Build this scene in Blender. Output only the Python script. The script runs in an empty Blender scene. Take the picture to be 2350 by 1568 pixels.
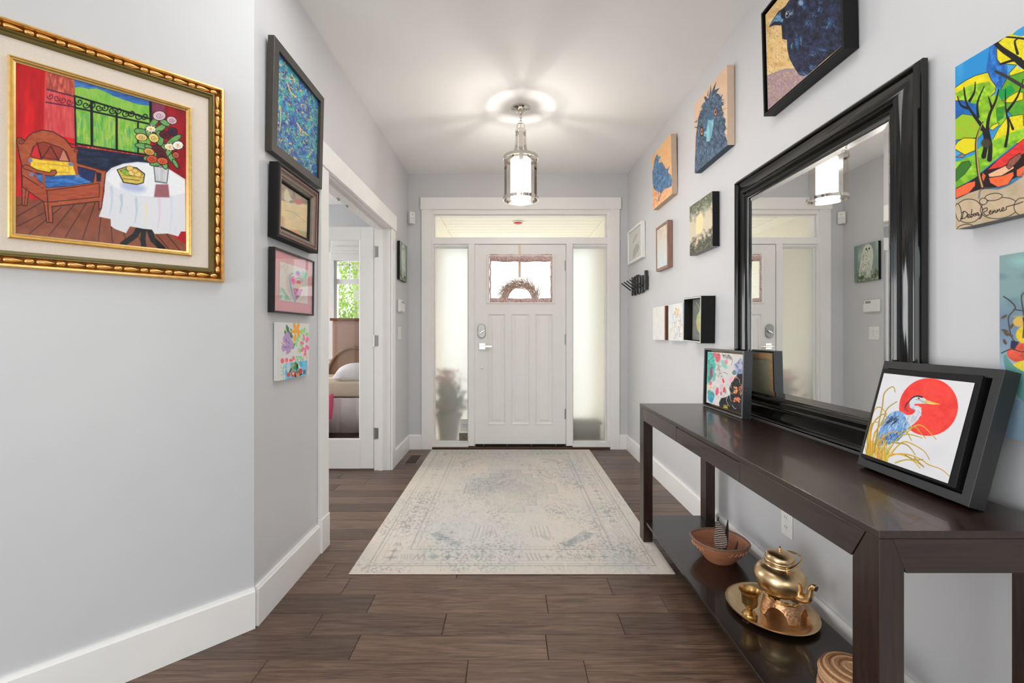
import bpy, bmesh, math, random
import numpy as np
from mathutils import Vector, Matrix, Euler

SC = bpy.context.scene
COL = SC.collection
PI = math.pi
R = math.radians

# ------------------------------------------------------------------ camera, world, lights, exposure
cam_d = bpy.data.cameras.new('camera')
cam = bpy.data.objects.new('camera', cam_d)
COL.objects.link(cam)
cam.location = (0, 0, 1.15)
cam.rotation_euler = (R(90), 0, 0)
cam_d.sensor_fit = 'HORIZONTAL'
cam_d.sensor_width = 36.0
cam_d.lens = 1044.0 / 2350 * 36.0
cam_d.shift_x = 7.0 / 2350
cam_d.shift_y = -18.0 / 2350
cam_d.clip_start = 0.05
SC.camera = cam
SC.view_settings.view_transform = 'Standard'
SC.view_settings.look = 'None'
SC.view_settings.gamma = 1.0
SC.view_settings.use_curve_mapping = False
SC.view_settings.exposure = 1.2

w = bpy.data.worlds.new('world')
SC.world = w
w.use_nodes = True
wn = w.node_tree
wn.nodes.clear()
wo = wn.nodes.new('ShaderNodeOutputWorld')
wb = wn.nodes.new('ShaderNodeBackground')
tcw = wn.nodes.new('ShaderNodeTexCoord')
sep = wn.nodes.new('ShaderNodeSeparateXYZ')
rmp = wn.nodes.new('ShaderNodeValToRGB')
rmp.color_ramp.elements[0].position = 0.45
rmp.color_ramp.elements[0].color = (0.80, 0.84, 0.80, 1)
rmp.color_ramp.elements[1].position = 0.75
rmp.color_ramp.elements[1].color = (0.82, 0.90, 1.0, 1)
mth = wn.nodes.new('ShaderNodeMath'); mth.operation = 'MULTIPLY_ADD'
mth.inputs[1].default_value = 0.5; mth.inputs[2].default_value = 0.5
wn.links.new(tcw.outputs['Generated'], sep.inputs[0])
wn.links.new(sep.outputs['Z'], mth.inputs[0])
wn.links.new(mth.outputs[0], rmp.inputs[0])
wn.links.new(rmp.outputs[0], wb.inputs['Color'])
wb.inputs['Strength'].default_value = 1.05
wn.links.new(wb.outputs[0], wo.inputs[0])

def area(name, loc, rot, sx, sy, power, col=(1, 1, 1)):
    d = bpy.data.lights.new(name, 'AREA')
    d.shape = 'RECTANGLE'; d.size = sx; d.size_y = sy
    d.energy = power; d.color = col
    o = bpy.data.objects.new(name, d)
    COL.objects.link(o)
    o.location = loc; o.rotation_euler = rot
    return o
# daylight through the big rear windows (behind the camera); right, ceiling and bedroom area lights are added fill
area('rear_window_daylight', (-0.5, -4.12, 1.35), (R(92), 0, 0), 2.9, 1.9, 5, (1.0, 0.98, 0.96))
area('left_window_daylight', (-2.38, -1.4, 0.95), (R(90), 0, R(-90)), 2.6, 1.5, 26, (0.98, 0.99, 1.0))
area('right_fill_light', (1.22, -1.6, 1.15), (R(90), 0, R(90)), 2.6, 1.8, 5.5, (1.0, 0.99, 0.97))  # added fill for the left wall; no window is known there
sun_d = bpy.data.lights.new('sun', 'SUN'); sun_d.energy = 1.7; sun_d.angle = R(2.0); sun_d.color = (1.0, 0.96, 0.9)
sun_o = bpy.data.objects.new('sun', sun_d); COL.objects.link(sun_o); sun_o.rotation_euler = (R(-36), R(14), 0)
area('overhead_fill_light', (-0.15, 1.58, 2.715), (0, 0, 0), 1.3, 0.9, 5.5, (1.0, 1.0, 1.0))  # added overhead fill standing in for bounced flash; no fixture there
area('bedroom_far_fill', (-4.47, 5.2, 1.5), (R(90), 0, R(-90)), 1.6, 1.5, 26, (0.97, 0.98, 1.0))  # added fill for the bedroom, as from an invented side window
bw_l = area('bedroom_near_fill', (-4.47, 3.0, 1.25), (R(90), 0, R(-90)), 1.5, 1.7, 12.5, (1.0, 0.99, 0.98))  # added fill sent through the doorway to brighten the hallway
bw_l.data.spread = R(95)

# ------------------------------------------------------------------ materials
def lin(c):
    c = np.asarray(c, float) / 255.0
    return np.where(c <= 0.04045, c / 12.92, ((c + 0.055) / 1.055) ** 2.4)
def lc(c): return tuple(float(v) for v in lin(c)) + (1.0,)
MATS = {}
def nodes(name):
    m = bpy.data.materials.new(name); m.use_nodes = True
    nt = m.node_tree; b = nt.nodes['Principled BSDF']
    return m, nt, b
def mat(name, col, rough=0.5, metal=0.0, var=0.04, scale=30.0, bump=0.0, bscale=200.0, stretch=(1, 1, 1), coat=0.0, spec=0.5, emit=0.0):
    """principled with a noise-driven colour variation and fine bump"""
    if name in MATS: return MATS[name]
    m, nt, b = nodes(name)
    N, L = nt.nodes.new, nt.links.new
    tc = N('ShaderNodeTexCoord'); mp = N('ShaderNodeMapping'); mp.inputs['Scale'].default_value = stretch
    L(tc.outputs['Object'], mp.inputs[0])
    nz = N('ShaderNodeTexNoise'); nz.inputs['Scale'].default_value = scale; nz.inputs['Detail'].default_value = 4
    L(mp.outputs[0], nz.inputs['Vector'])
    rp = N('ShaderNodeValToRGB')
    c = np.array(lc(col)[:3])
    rp.color_ramp.elements[0].position = 0.3; rp.color_ramp.elements[1].position = 0.7
    rp.color_ramp.elements[0].color = tuple(np.clip(c * (1 - var), 0, 1)) + (1,)
    rp.color_ramp.elements[1].color = tuple(np.clip(c * (1 + var), 0, 1)) + (1,)
    L(nz.outputs['Fac'], rp.inputs[0]); L(rp.outputs[0], b.inputs['Base Color'])
    b.inputs['Roughness'].default_value = rough; b.inputs['Metallic'].default_value = metal
    b.inputs['Coat Weight'].default_value = coat
    b.inputs['Coat Roughness'].default_value = 0.1
    b.inputs['Specular IOR Level'].default_value = spec
    if emit:
        b.inputs['Emission Color'].default_value = lc(col); b.inputs['Emission Strength'].default_value = emit
    if bump:
        n2 = N('ShaderNodeTexNoise'); n2.inputs['Scale'].default_value = bscale; n2.inputs['Detail'].default_value = 3
        L(mp.outputs[0], n2.inputs['Vector'])
        bp = N('ShaderNodeBump'); bp.inputs['Strength'].default_value = bump; bp.inputs['Distance'].default_value = 0.002
        L(n2.outputs['Fac'], bp.inputs['Height']); L(bp.outputs[0], b.inputs['Normal'])
    MATS[name] = m
    return m

def wood(name, dark, light, rough=0.35, axis='X', gscale=6.0, rnd=0.25, coat=0.0, bump=0.15, spec=0.5):
    if name in MATS: return MATS[name]
    m, nt, b = nodes(name)
    N, L = nt.nodes.new, nt.links.new
    tc = N('ShaderNodeTexCoord'); mp = N('ShaderNodeMapping'); oi = N('ShaderNodeObjectInfo')
    s = {'X': (0.9, 14, 14), 'Y': (14, 0.9, 14), 'Z': (14, 14, 0.9)}[axis]
    mp.inputs['Scale'].default_value = s
    cb = N('ShaderNodeCombineXYZ'); ml = N('ShaderNodeMath'); ml.operation = 'MULTIPLY'; ml.inputs[1].default_value = 37.0
    L(oi.outputs['Random'], ml.inputs[0])
    for k in range(3): L(ml.outputs[0], cb.inputs[k])
    L(tc.outputs['Object'], mp.inputs[0]); L(cb.outputs[0], mp.inputs['Location'])
    nz = N('ShaderNodeTexNoise'); nz.inputs['Scale'].default_value = gscale; nz.inputs['Detail'].default_value = 7
    nz.inputs['Distortion'].default_value = 1.2; nz.inputs['Roughness'].default_value = 0.62
    L(mp.outputs[0], nz.inputs['Vector'])
    rp = N('ShaderNodeValToRGB')
    rp.color_ramp.elements[0].position = 0.32; rp.color_ramp.elements[1].position = 0.72
    rp.color_ramp.elements[0].color = lc(dark); rp.color_ramp.elements[1].color = lc(light)
    L(nz.outputs['Fac'], rp.inputs[0])
    hs = N('ShaderNodeHueSaturation'); mr = N('ShaderNodeMapRange')
    mr.inputs['To Min'].default_value = 1 - rnd; mr.inputs['To Max'].default_value = 1 + rnd
    L(oi.outputs['Random'], mr.inputs['Value']); L(mr.outputs[0], hs.inputs['Value'])
    L(rp.outputs[0], hs.inputs['Color']); L(hs.outputs[0], b.inputs['Base Color'])
    b.inputs['Roughness'].default_value = rough; b.inputs['Coat Weight'].default_value = coat
    b.inputs['Specular IOR Level'].default_value = spec
    bp = N('ShaderNodeBump'); bp.inputs['Strength'].default_value = bump; bp.inputs['Distance'].default_value = 0.002
    L(nz.outputs['Fac'], bp.inputs['Height']); L(bp.outputs[0], b.inputs['Normal'])
    MATS[name] = m
    return m

def metal(name, col, rough=0.2, scale=60, var=0.06, bump=0.0):
    return mat(name, col, rough, 1.0, var, scale, bump, 120)

def clear_glass(name, tint=(255, 255, 255), ior=1.45, bright=1.0):
    """thin pane: transparent plus a mirror reflection weighted by fresnel"""
    if name in MATS: return MATS[name]
    m = bpy.data.materials.new(name); m.use_nodes = True
    nt = m.node_tree; nt.nodes.clear()
    N, L = nt.nodes.new, nt.links.new
    o = N('ShaderNodeOutputMaterial'); mx = N('ShaderNodeMixShader'); t = N('ShaderNodeBsdfTransparent')
    g = N('ShaderNodeBsdfGlossy'); fr = N('ShaderNodeFresnel')
    g.inputs['Roughness'].default_value = 0.0
    fr.inputs['IOR'].default_value = ior
    t.inputs['Color'].default_value = lc(tint)
    ge = N('ShaderNodeNewGeometry'); iv_ = N('ShaderNodeMath'); iv_.operation = 'SUBTRACT'; iv_.inputs[0].default_value = 1.0
    ml = N('ShaderNodeMath'); ml.operation = 'MULTIPLY'
    L(ge.outputs['Backfacing'], iv_.inputs[1]); L(iv_.outputs[0], ml.inputs[0]); L(fr.outputs[0], ml.inputs[1])
    L(ml.outputs[0], mx.inputs[0]); L(t.outputs[0], mx.inputs[1]); L(g.outputs[0], mx.inputs[2]); L(mx.outputs[0], o.inputs[0])
    MATS[name] = m
    return m

def frosted_glass(name):
    m = bpy.data.materials.new(name); m.use_nodes = True
    nt = m.node_tree; nt.nodes.clear()
    N, L = nt.nodes.new, nt.links.new
    o = N('ShaderNodeOutputMaterial'); mx = N('ShaderNodeMixShader')
    r = N('ShaderNodeBsdfRefraction'); r.inputs['Roughness'].default_value = 0.42; r.inputs['IOR'].default_value = 1.2
    r.inputs['Color'].default_value = (0.80, 0.79, 0.77, 1)
    t = N('ShaderNodeBsdfTranslucent'); t.inputs['Color'].default_value = (0.95, 0.96, 0.95, 1)
    mx.inputs[0].default_value = 0.22
    L(r.outputs[0], mx.inputs[1]); L(t.outputs[0], mx.inputs[2]); L(mx.outputs[0], o.inputs[0])
    MATS[name] = m
    return m

def attr_mat(name, rough=0.55, bump=0.25, coat=0.0):
    """paint layer: colour comes from the painted mesh, canvas weave from a noise bump"""
    if name in MATS: return MATS[name]
    m, nt, b = nodes(name)
    N, L = nt.nodes.new, nt.links.new
    a = N('ShaderNodeAttribute'); a.attribute_name = 'paint'
    L(a.outputs['Color'], b.inputs['Base Color'])
    b.inputs['Roughness'].default_value = rough; b.inputs['Coat Weight'].default_value = coat; b.inputs['Specular IOR Level'].default_value = .22
    tc = N('ShaderNodeTexCoord'); nz = N('ShaderNodeTexNoise'); nz.inputs['Scale'].default_value = 260; nz.inputs['Detail'].default_value = 3
    L(tc.outputs['Object'], nz.inputs['Vector'])
    bp = N('ShaderNodeBump'); bp.inputs['Strength'].default_value = bump; bp.inputs['Distance'].default_value = 0.001
    L(nz.outputs['Fac'], bp.inputs['Height']); L(bp.outputs[0], b.inputs['Normal'])
    MATS[name] = m
    return m

# ------------------------------------------------------------------ mesh builder
class MB:
    def __init__(s): s.bm = bmesh.new(); s.M = Matrix.Identity(4)
    def v(s, p): return s.bm.verts.new(s.M @ Vector(p))
    def f(s, vs):
        try: return s.bm.faces.new(vs)
        except ValueError: return None
    def box(s, x0, x1, y0, y1, z0, z1, bev=0.0, seg=1):
        vs = [s.v((x, y, z)) for z in (z0, z1) for y in (y0, y1) for x in (x0, x1)]
        fs = [s.f([vs[i] for i in q]) for q in ((0, 2, 3, 1), (4, 5, 7, 6), (0, 1, 5, 4), (2, 6, 7, 3), (0, 4, 6, 2), (1, 3, 7, 5))]
        if bev:
            es = list({e for f in fs for e in f.edges})
            bmesh.ops.bevel(s.bm, geom=es, offset=bev, segments=seg, affect='EDGES', profile=0.5, clamp_overlap=True)
        return s
    def prism(s, pts, a0, a1, axis='Y', bev=0.0):
        def mk(p, a):
            return {'Y': (p[0], a, p[1]), 'X': (a, p[0], p[1]), 'Z': (p[0], p[1], a)}[axis]
        A = [s.v(mk(p, a0)) for p in pts]; B = [s.v(mk(p, a1)) for p in pts]
        n = len(pts)
        fs = [s.f(A[::-1]), s.f(B)] + [s.f([A[i], A[(i + 1) % n], B[(i + 1) % n], B[i]]) for i in range(n)]
        fs = [q for q in fs if q]
        bmesh.ops.recalc_face_normals(s.bm, faces=fs)
        if bev:
            es = list({e for f in fs for e in f.edges})
            bmesh.ops.bevel(s.bm, geom=es, offset=bev, segments=1, affect='EDGES', clamp_overlap=True)
        return s
    def rings(s, loops, close=False, cap=True):
        L = [[s.v(p) for p in l] for l in loops]
        n = len(L[0])
        for a, b in zip(L, L[1:] + (L[:1] if close else [])):
            for i in range(n): s.f([a[i], a[(i + 1) % n], b[(i + 1) % n], b[i]])
        if cap and not close:
            s.f(L[0][::-1]); s.f(L[-1])
        return s
    def lathe(s, prof, c=(0, 0, 0), n=32, cap=True, sx=1.0, sy=1.0):
        return s.rings([[(c[0] + r * sx * math.cos(2 * PI * i / n), c[1] + r * sy * math.sin(2 * PI * i / n), c[2] + z) for i in range(n)] for r, z in prof], cap=cap)
    def tube(s, path, r, n=8, closed=False, cap=True):
        P = [Vector(p) for p in path]
        k = len(P); loops = []; up = None
        for i in range(k):
            a = P[(i - 1) % k] if (closed or i > 0) else P[0]
            b = P[(i + 1) % k] if (closed or i < k - 1) else P[-1]
            t = (b - a).normalized()
            if up is None:
                up = Vector((0, 0, 1)) if abs(t.z) < 0.9 else Vector((1, 0, 0))
            x = t.cross(up).normalized(); up = x.cross(t).normalized()
            rr = r[i] if isinstance(r, (list, tuple)) else r
            loops.append([tuple(P[i] + (x * math.cos(2 * PI * j / n) + up * math.sin(2 * PI * j / n)) * rr) for j in range(n)])
        return s.rings(loops, close=closed, cap=cap)
    def ribbon(s, path, wdir, w, t):
        """flat strap of width w (along wdir) and thickness t following a path"""
        P = [Vector(p) for p in path]; W = Vector(wdir).normalized(); loops = []
        for i, p in enumerate(P):
            a = P[max(i - 1, 0)]; b = P[min(i + 1, len(P) - 1)]
            n = (b - a).normalized().cross(W).normalized()
            loops.append([tuple(p + W * (w / 2 * q) + n * (t / 2 * r_)) for q, r_ in ((-1, -1), (1, -1), (1, 1), (-1, 1))])
        return s.rings(loops)
    def ball(s, c, r, n=12, sz=1.0):
        return s.lathe([(r * math.sin(PI * (k + .02) / (8 + .04)), -r * sz * math.cos(PI * (k + .02) / (8 + .04))) for k in range(9)], c, n)
    def sweep(s, w, h, prof, z0=0.0, x0=0.0):
        """mitred moulding round a w x h rectangle; profile = (inset, depth towards the room)"""
        return s.rings([[(x0 - w / 2 + i, -d, z0 + i), (x0 + w / 2 - i, -d, z0 + i), (x0 + w / 2 - i, -d, z0 + h - i), (x0 - w / 2 + i, -d, z0 + h - i)] for i, d in prof], close=True, cap=False)
    def build(s, name, m, parent=None, smooth=0.0, fix=True):
        if fix: bmesh.ops.recalc_face_normals(s.bm, faces=s.bm.faces[:])
        me = bpy.data.meshes.new(name)
        s.bm.to_mesh(me); s.bm.free()
        if smooth:
            me.polygons.foreach_set('use_smooth', [True] * len(me.polygons))
            me.set_sharp_from_angle(angle=R(smooth))
        o = bpy.data.objects.new(name, me); COL.objects.link(o)
        if m: me.materials.append(m)
        if parent: o.parent = parent
        return o

def thing(name, label, cat, loc=(0, 0, 0), rot=0.0, group=None, tilt=0.0):
    o = bpy.data.objects.new(name, None); COL.objects.link(o)
    o.empty_display_size = 0.05
    o.location = loc; o.rotation_euler = (tilt, 0, rot)
    o['label'] = label; o['category'] = cat
    if group: o['group'] = group
    return o
def tag(o, label, cat=None, group=None, kind=None):
    o['label'] = label
    if cat: o['category'] = cat
    if group: o['group'] = group
    if kind: o['kind'] = kind
    return o
def struct(o, label=None):
    o['kind'] = 'structure'
    if label: o['label'] = label
    return o

# ------------------------------------------------------------------ a small painter: colours on a dense grid mesh
def homog(q):
    (x0, y0), (x1, y1), (x2, y2), (x3, y3) = q
    A = []; B = []
    for (u, v), (x, y) in zip(((0, 0), (1, 0), (1, 1), (0, 1)), q):
        A.append([u, v, 1, 0, 0, 0, -u * x, -v * x]); B.append(x)
        A.append([0, 0, 0, u, v, 1, -u * y, -v * y]); B.append(y)
    return np.linalg.solve(np.array(A, float), np.array(B, float))
def smooth_path(pts, closed=False, k=5):
    P = [np.array(p, float) for p in pts]; n = len(P); out = []
    for i in range(n if closed else n - 1):
        p0 = P[i - 1] if (closed or i > 0) else P[0]; p1 = P[i]; p2 = P[(i + 1) % n]
        p3 = P[(i + 2) % n] if (closed or i + 2 < n) else P[n - 1]
        for j in range(k):
            t = j / k
            out.append(tuple(0.5 * (2 * p1 + (p2 - p0) * t + (2 * p0 - 5 * p1 + 4 * p2 - p3) * t * t + (3 * p1 - p0 - 3 * p2 + p3) * t ** 3)))
    if not closed: out.append(tuple(P[-1]))
    return out
class Art:
    def __init__(s, nx, nz, quad, base, seed=1):
        s.nx, s.nz = nx, nz
        U, V = np.meshgrid(np.linspace(0, 1, nx), np.linspace(0, 1, nz))
        h = homog(quad); D = h[6] * U + h[7] * V + 1
        X = (h[0] * U + h[1] * V + h[2]) / D; Y = (h[3] * U + h[4] * V + h[5]) / D
        s.soft = float(np.median(np.hypot(X[:, 1:] - X[:, :-1], Y[:, 1:] - Y[:, :-1])) + np.median(np.hypot(X[1:] - X[:-1], Y[1:] - Y[:-1]))) / 2
        s.x, s.y, s.u, s.v = X.ravel(), Y.ravel(), U.ravel(), V.ravel()
        s.c = np.tile(np.array(base, float), (nx * nz, 1))
        s.rs = np.random.RandomState(seed); s.seed = seed; s.q = quad
    def noise(s, sx, sy=None, seed=0, idx=None):
        sy = sy or sx
        r = np.random.RandomState(s.seed * 131 + seed).rand(64, 64)
        x = (s.x if idx is None else s.x[idx]) / sx; y = (s.y if idx is None else s.y[idx]) / sy
        xi = np.floor(x).astype(int); yi = np.floor(y).astype(int)
        fx = x - xi; fy = y - yi; fx = fx * fx * (3 - 2 * fx); fy = fy * fy * (3 - 2 * fy)
        g = lambda a, b: r[b % 64, a % 64]
        return (g(xi, yi) * (1 - fx) + g(xi + 1, yi) * fx) * (1 - fy) + (g(xi, yi + 1) * (1 - fx) + g(xi + 1, yi + 1) * fx) * fy
    def put(s, idx, a, col, var=0.0, vs=(12, 12), col2=None):
        col = np.array(col, float)[None, :]
        if var or col2 is not None:
            n = s.noise(vs[0], vs[1], s.rs.randint(9999), idx) * .65 + s.noise(vs[0] / 2.7, vs[1] / 2.7, s.rs.randint(9999), idx) * .35
            n = np.clip((n - .5) * 1.5 + .5, 0, 1)[:, None]
            if col2 is not None: col = col * (1 - n) + np.array(col2, float)[None, :] * n
            if var: col = col * (1 + var * (n - .5) * 2)
        a = a[:, None]
        s.c[idx] = s.c[idx] * (1 - a) + col * a
    def box(s, x0, y0, x1, y1):
        return np.nonzero((s.x > x0) & (s.x < x1) & (s.y > y0) & (s.y < y1))[0]
    def all(s): return np.arange(s.nx * s.nz)
    def wash(s, col, amount=0.5, vs=(20, 20), thr=0.5, k=3.0):
        n = s.noise(vs[0], vs[1], s.rs.randint(9999))
        s.put(s.all(), np.clip((n - thr) * k, 0, 1) * amount, col)
    def dist(s, P, idx, w0=None, w1=None):
        px, py = s.x[idx], s.y[idx]; best = np.full(len(idx), -1e9); n = max(len(P) - 1, 1)
        for i in range(len(P) - 1):
            (ax, ay), (bx, by) = P[i], P[i + 1]
            dx, dy = bx - ax, by - ay; l2 = dx * dx + dy * dy + 1e-9
            t = np.clip(((px - ax) * dx + (py - ay) * dy) / l2, 0, 1)
            d = np.hypot(px - ax - t * dx, py - ay - t * dy)
            wl = (w0 + (w1 - w0) * (i + t) / n) / 2 if w0 is not None else 0
            best = np.maximum(best, wl - d)
        return best
    def line(s, P, w, col, w1=None, sm=False, alpha=1.0):
        if sm: P = smooth_path(P, k=4)
        w1 = w if w1 is None else w1
        m = max(w, w1) / 2 + s.soft
        xs = [p[0] for p in P]; ys = [p[1] for p in P]
        idx = s.box(min(xs) - m, min(ys) - m, max(xs) + m, max(ys) + m)
        if len(idx): s.put(idx, np.clip(s.dist(P, idx, w, w1) / s.soft + .5, 0, 1) * alpha, col)
    def poly(s, P, col, var=0.0, vs=(12, 12), col2=None, sm=False, ol=None, ow=4, alpha=1.0, blur=0.0):
        if sm: P = smooth_path(P, True, 4)
        xs = [p[0] for p in P]; ys = [p[1] for p in P]; m = s.soft + blur
        idx = s.box(min(xs) - m, min(ys) - m, max(xs) + m, max(ys) + m)
        if not len(idx): return
        px, py = s.x[idx], s.y[idx]; ins = np.zeros(len(idx), bool)
        for i in range(len(P)):
            (ax, ay), (bx, by) = P[i], P[(i + 1) % len(P)]
            if ay == by: continue
            ins ^= ((ay > py) != (by > py)) & (px < (bx - ax) * (py - ay) / (by - ay) + ax)
        d = -s.dist(list(P) + [P[0]], idx)
        sd = np.where(ins, d, -d)
        s.put(idx, np.clip(sd / (s.soft + blur) + .5, 0, 1) * alpha, col, var, vs, col2)
        if ol is not None: s.line(list(P) + [P[0]], ow, ol)
    def ell(s, cx, cy, rx, ry, col, ang=0.0, **k):
        c, n = math.cos(R(ang)), math.sin(R(ang))
        s.poly([(cx + rx * math.cos(t) * c - ry * math.sin(t) * n, cy + rx * math.cos(t) * n + ry * math.sin(t) * c) for t in np.linspace(0, 2 * PI, 50 if rx > 90 else 22)[:-1]], col, **k)
    def fur(s, P, n, L, ang, spread, cols, w=3.0, bend=0.0, alpha=1.0, taper=True):
        xs = [p[0] for p in P]; ys = [p[1] for p in P]; rs = s.rs; k = 0; tries = 0
        while k < n and tries < n * 8:
            tries += 1
            x = rs.uniform(min(xs), max(xs)); y = rs.uniform(min(ys), max(ys)); ins = False
            for i in range(len(P)):
                (ax, ay), (bx, by) = P[i], P[(i + 1) % len(P)]
                if (ay > y) != (by > y) and x < (bx - ax) * (y - ay) / (by - ay) + ax: ins = not ins
            if not ins: continue
            k += 1
            a = R((ang(x, y) if callable(ang) else ang) + rs.uniform(-spread, spread)); l = L * rs.uniform(.5, 1.3)
            a2 = a + bend * rs.uniform(-1, 1)
            p1 = (x + l / 2 * math.cos(a), y + l / 2 * math.sin(a)); p2 = (p1[0] + l / 2 * math.cos(a2), p1[1] + l / 2 * math.sin(a2))
            s.line([(x, y), p1, p2], w * rs.uniform(.6, 1.3), cols[rs.randint(len(cols))], w1=(w * .3 if taper else None), alpha=alpha)
    def mesh(s, name, parent, x0, x1, z0, z1, y, m):
        """grid facing -y (towards the viewer of the picture)"""
        nx, nz = s.nx, s.nz
        co = np.empty((nx * nz, 3), np.float32)
        co[:, 0] = x0 + (x1 - x0) * s.u; co[:, 1] = y; co[:, 2] = z1 + (z0 - z1) * s.v
        i = np.arange(nx * nz).reshape(nz, nx)
        q = np.stack([i[:-1, :-1], i[1:, :-1], i[1:, 1:], i[:-1, 1:]], -1).reshape(-1, 4)
        me = bpy.data.meshes.new(name)
        me.vertices.add(nx * nz); me.vertices.foreach_set('co', co.ravel())
        me.loops.add(q.size); me.loops.foreach_set('vertex_index', q.ravel().astype(np.int32))
        me.polygons.add(len(q)); me.polygons.foreach_set('loop_start', np.arange(0, q.size, 4, dtype=np.int32))
        me.update(calc_edges=True)
        at = me.attributes.new('paint', 'FLOAT_COLOR', 'POINT')
        c = np.ones((nx * nz, 4), np.float32); c[:, :3] = lin(np.clip(s.c, 3, 250))
        at.data.foreach_set('color', c.ravel())
        me.materials.append(m)
        o = bpy.data.objects.new(name, me); COL.objects.link(o); o.parent = parent
        return o
UQ = ((0, 0), (100, 0), (100, 100), (0, 100))
# ------------------------------------------------------------------ common materials
M_wall = mat('wall_paint', (208, 208, 210), 0.38, var=0.012, scale=5, bump=0.05, bscale=350)
M_ceil = mat('ceiling_paint', (246, 245, 243), 0.8, var=0.01, scale=4, bump=0.05, bscale=250)
M_trim = mat('trim_paint', (242, 240, 237), 0.35, var=0.012, scale=8)
M_door = mat('door_paint', (240, 238, 235), 0.42, var=0.012, scale=8)
M_bed_wall = mat('bedroom_paint', (206, 207, 209), 0.6, var=0.012, scale=5)
M_plank = wood('floor_oak', (66, 47, 37), (124, 97, 80), 0.34, 'X', 5.0, 0.32, bump=0.22, spec=0.55)
M_gap = mat('floor_joint', (38, 26, 20), 0.7)
M_chrome = metal('polished_nickel', (225, 220, 212), 0.09)
M_satin = metal('satin_nickel', (168, 167, 164), 0.32)
M_glass = clear_glass('clear_pane')
M_frost = frosted_glass('frosted_pane')
M_white_pl = mat('white_plastic', (236, 235, 231), 0.35)
M_siding = mat('cream_siding', (246, 240, 226), 0.6, var=0.02)
M_black = mat('black_paint', (11, 11, 12), 0.5, spec=.3, var=0.1)
M_blackm = mat('charcoal_frame_paint', (50, 50, 51), 0.38, var=0.06)
M_paint = attr_mat('painted_canvas', 0.5, 0.3)
M_print = attr_mat('printed_paper', 0.6, 0.05)

HT = 2.74      # ceiling height
# ------------------------------------------------------------------ room shell
YB = 4.53      # front-door wall
XL, XR = -1.0, 1.18
struct(MB().box(-4.6, 1.6, -4.3, 4.7, HT, HT + .1).build('ceiling', M_ceil), 'flat white hallway ceiling')
wrt_ = MB(); wrt_.box(XR, XR + .15, -.3, YB + .15, 0, HT); wrt_.box(XR, XR + .15, -4.2, -2.9, 0, HT); wrt_.box(XR, XR + .15, -2.9, -.3, 0, .2); wrt_.box(XR, XR + .15, -2.9, -.3, 2.1, HT)  # opening behind the camera cut for the added right fill
struct(wrt_.build('wall_right', M_wall), 'pale grey wall on the right, hung with pictures above the console table')
# left hallway wall with the double-door opening
DY0, DY1, DH = 2.477, 3.83, 2.035
wl = MB()
wl.box(XL - .13, XL, 1.785, DY0 - .02, 0, HT); wl.box(XL - .13, XL, DY1 + .02, YB + .15, 0, HT); wl.box(XL - .13, XL, DY0 - .02, DY1 + .02, DH + .02, HT)
struct(wl.build('wall_left', M_wall), 'pale grey wall on the left with the double-door opening')
# angled wall in the left foreground, 45 degrees
k = .5 ** .5
ex = Vector((-k, -k, 0))
wa = MB(); L_ = 1.9
wa.prism([(XL, 1.785), (XL - L_ * k, 1.785 - L_ * k), (XL - L_ * k - .12 * k, 1.785 - L_ * k + .12 * k), (XL - .13, 1.785)], 0, HT, 'Z')
struct(wa.build('wall_angled', M_wall), 'pale grey angled wall in the left foreground behind the gold-framed painting')
xe, ye = XL - L_ * k, 1.785 - L_ * k
wrl = MB(); wrl.box(xe - .12, xe, -.1, ye, 0, HT); wrl.box(xe - .12, xe, -4.2, -2.7, 0, HT); wrl.box(xe - .12, xe, -2.7, -.1, 0, .2); wrl.box(xe - .12, xe, -2.7, -.1, 2.1, HT)  # opening beside the camera cut for the left area light
struct(wrl.build('wall_rear_left', M_wall), 'grey wall beside the camera')
# rear wall behind the camera, with big windows
wr = MB(); x0, x1 = xe, XR
wr.box(x0, -2.0, -4.2, -4.05, 0, HT); wr.box(.95, x1, -4.2, -4.05, 0, HT); wr.box(-2.0, .95, -4.2, -4.05, 0, .4); wr.box(-2.0, .95, -4.2, -4.05, 2.35, HT)
struct(wr.build('wall_rear', M_wall), 'grey wall behind the camera with wide windows')
# door wall
wbk = MB()
wbk.box(XL, -.80, YB, YB + .15, 0, HT); wbk.box(1.03, XR, YB, YB + .15, 0, HT); wbk.box(-.80, 1.03, YB, YB + .15, 2.385, HT)
struct(wbk.build('wall_back', M_wall), 'pale grey end wall around the front door')

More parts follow.
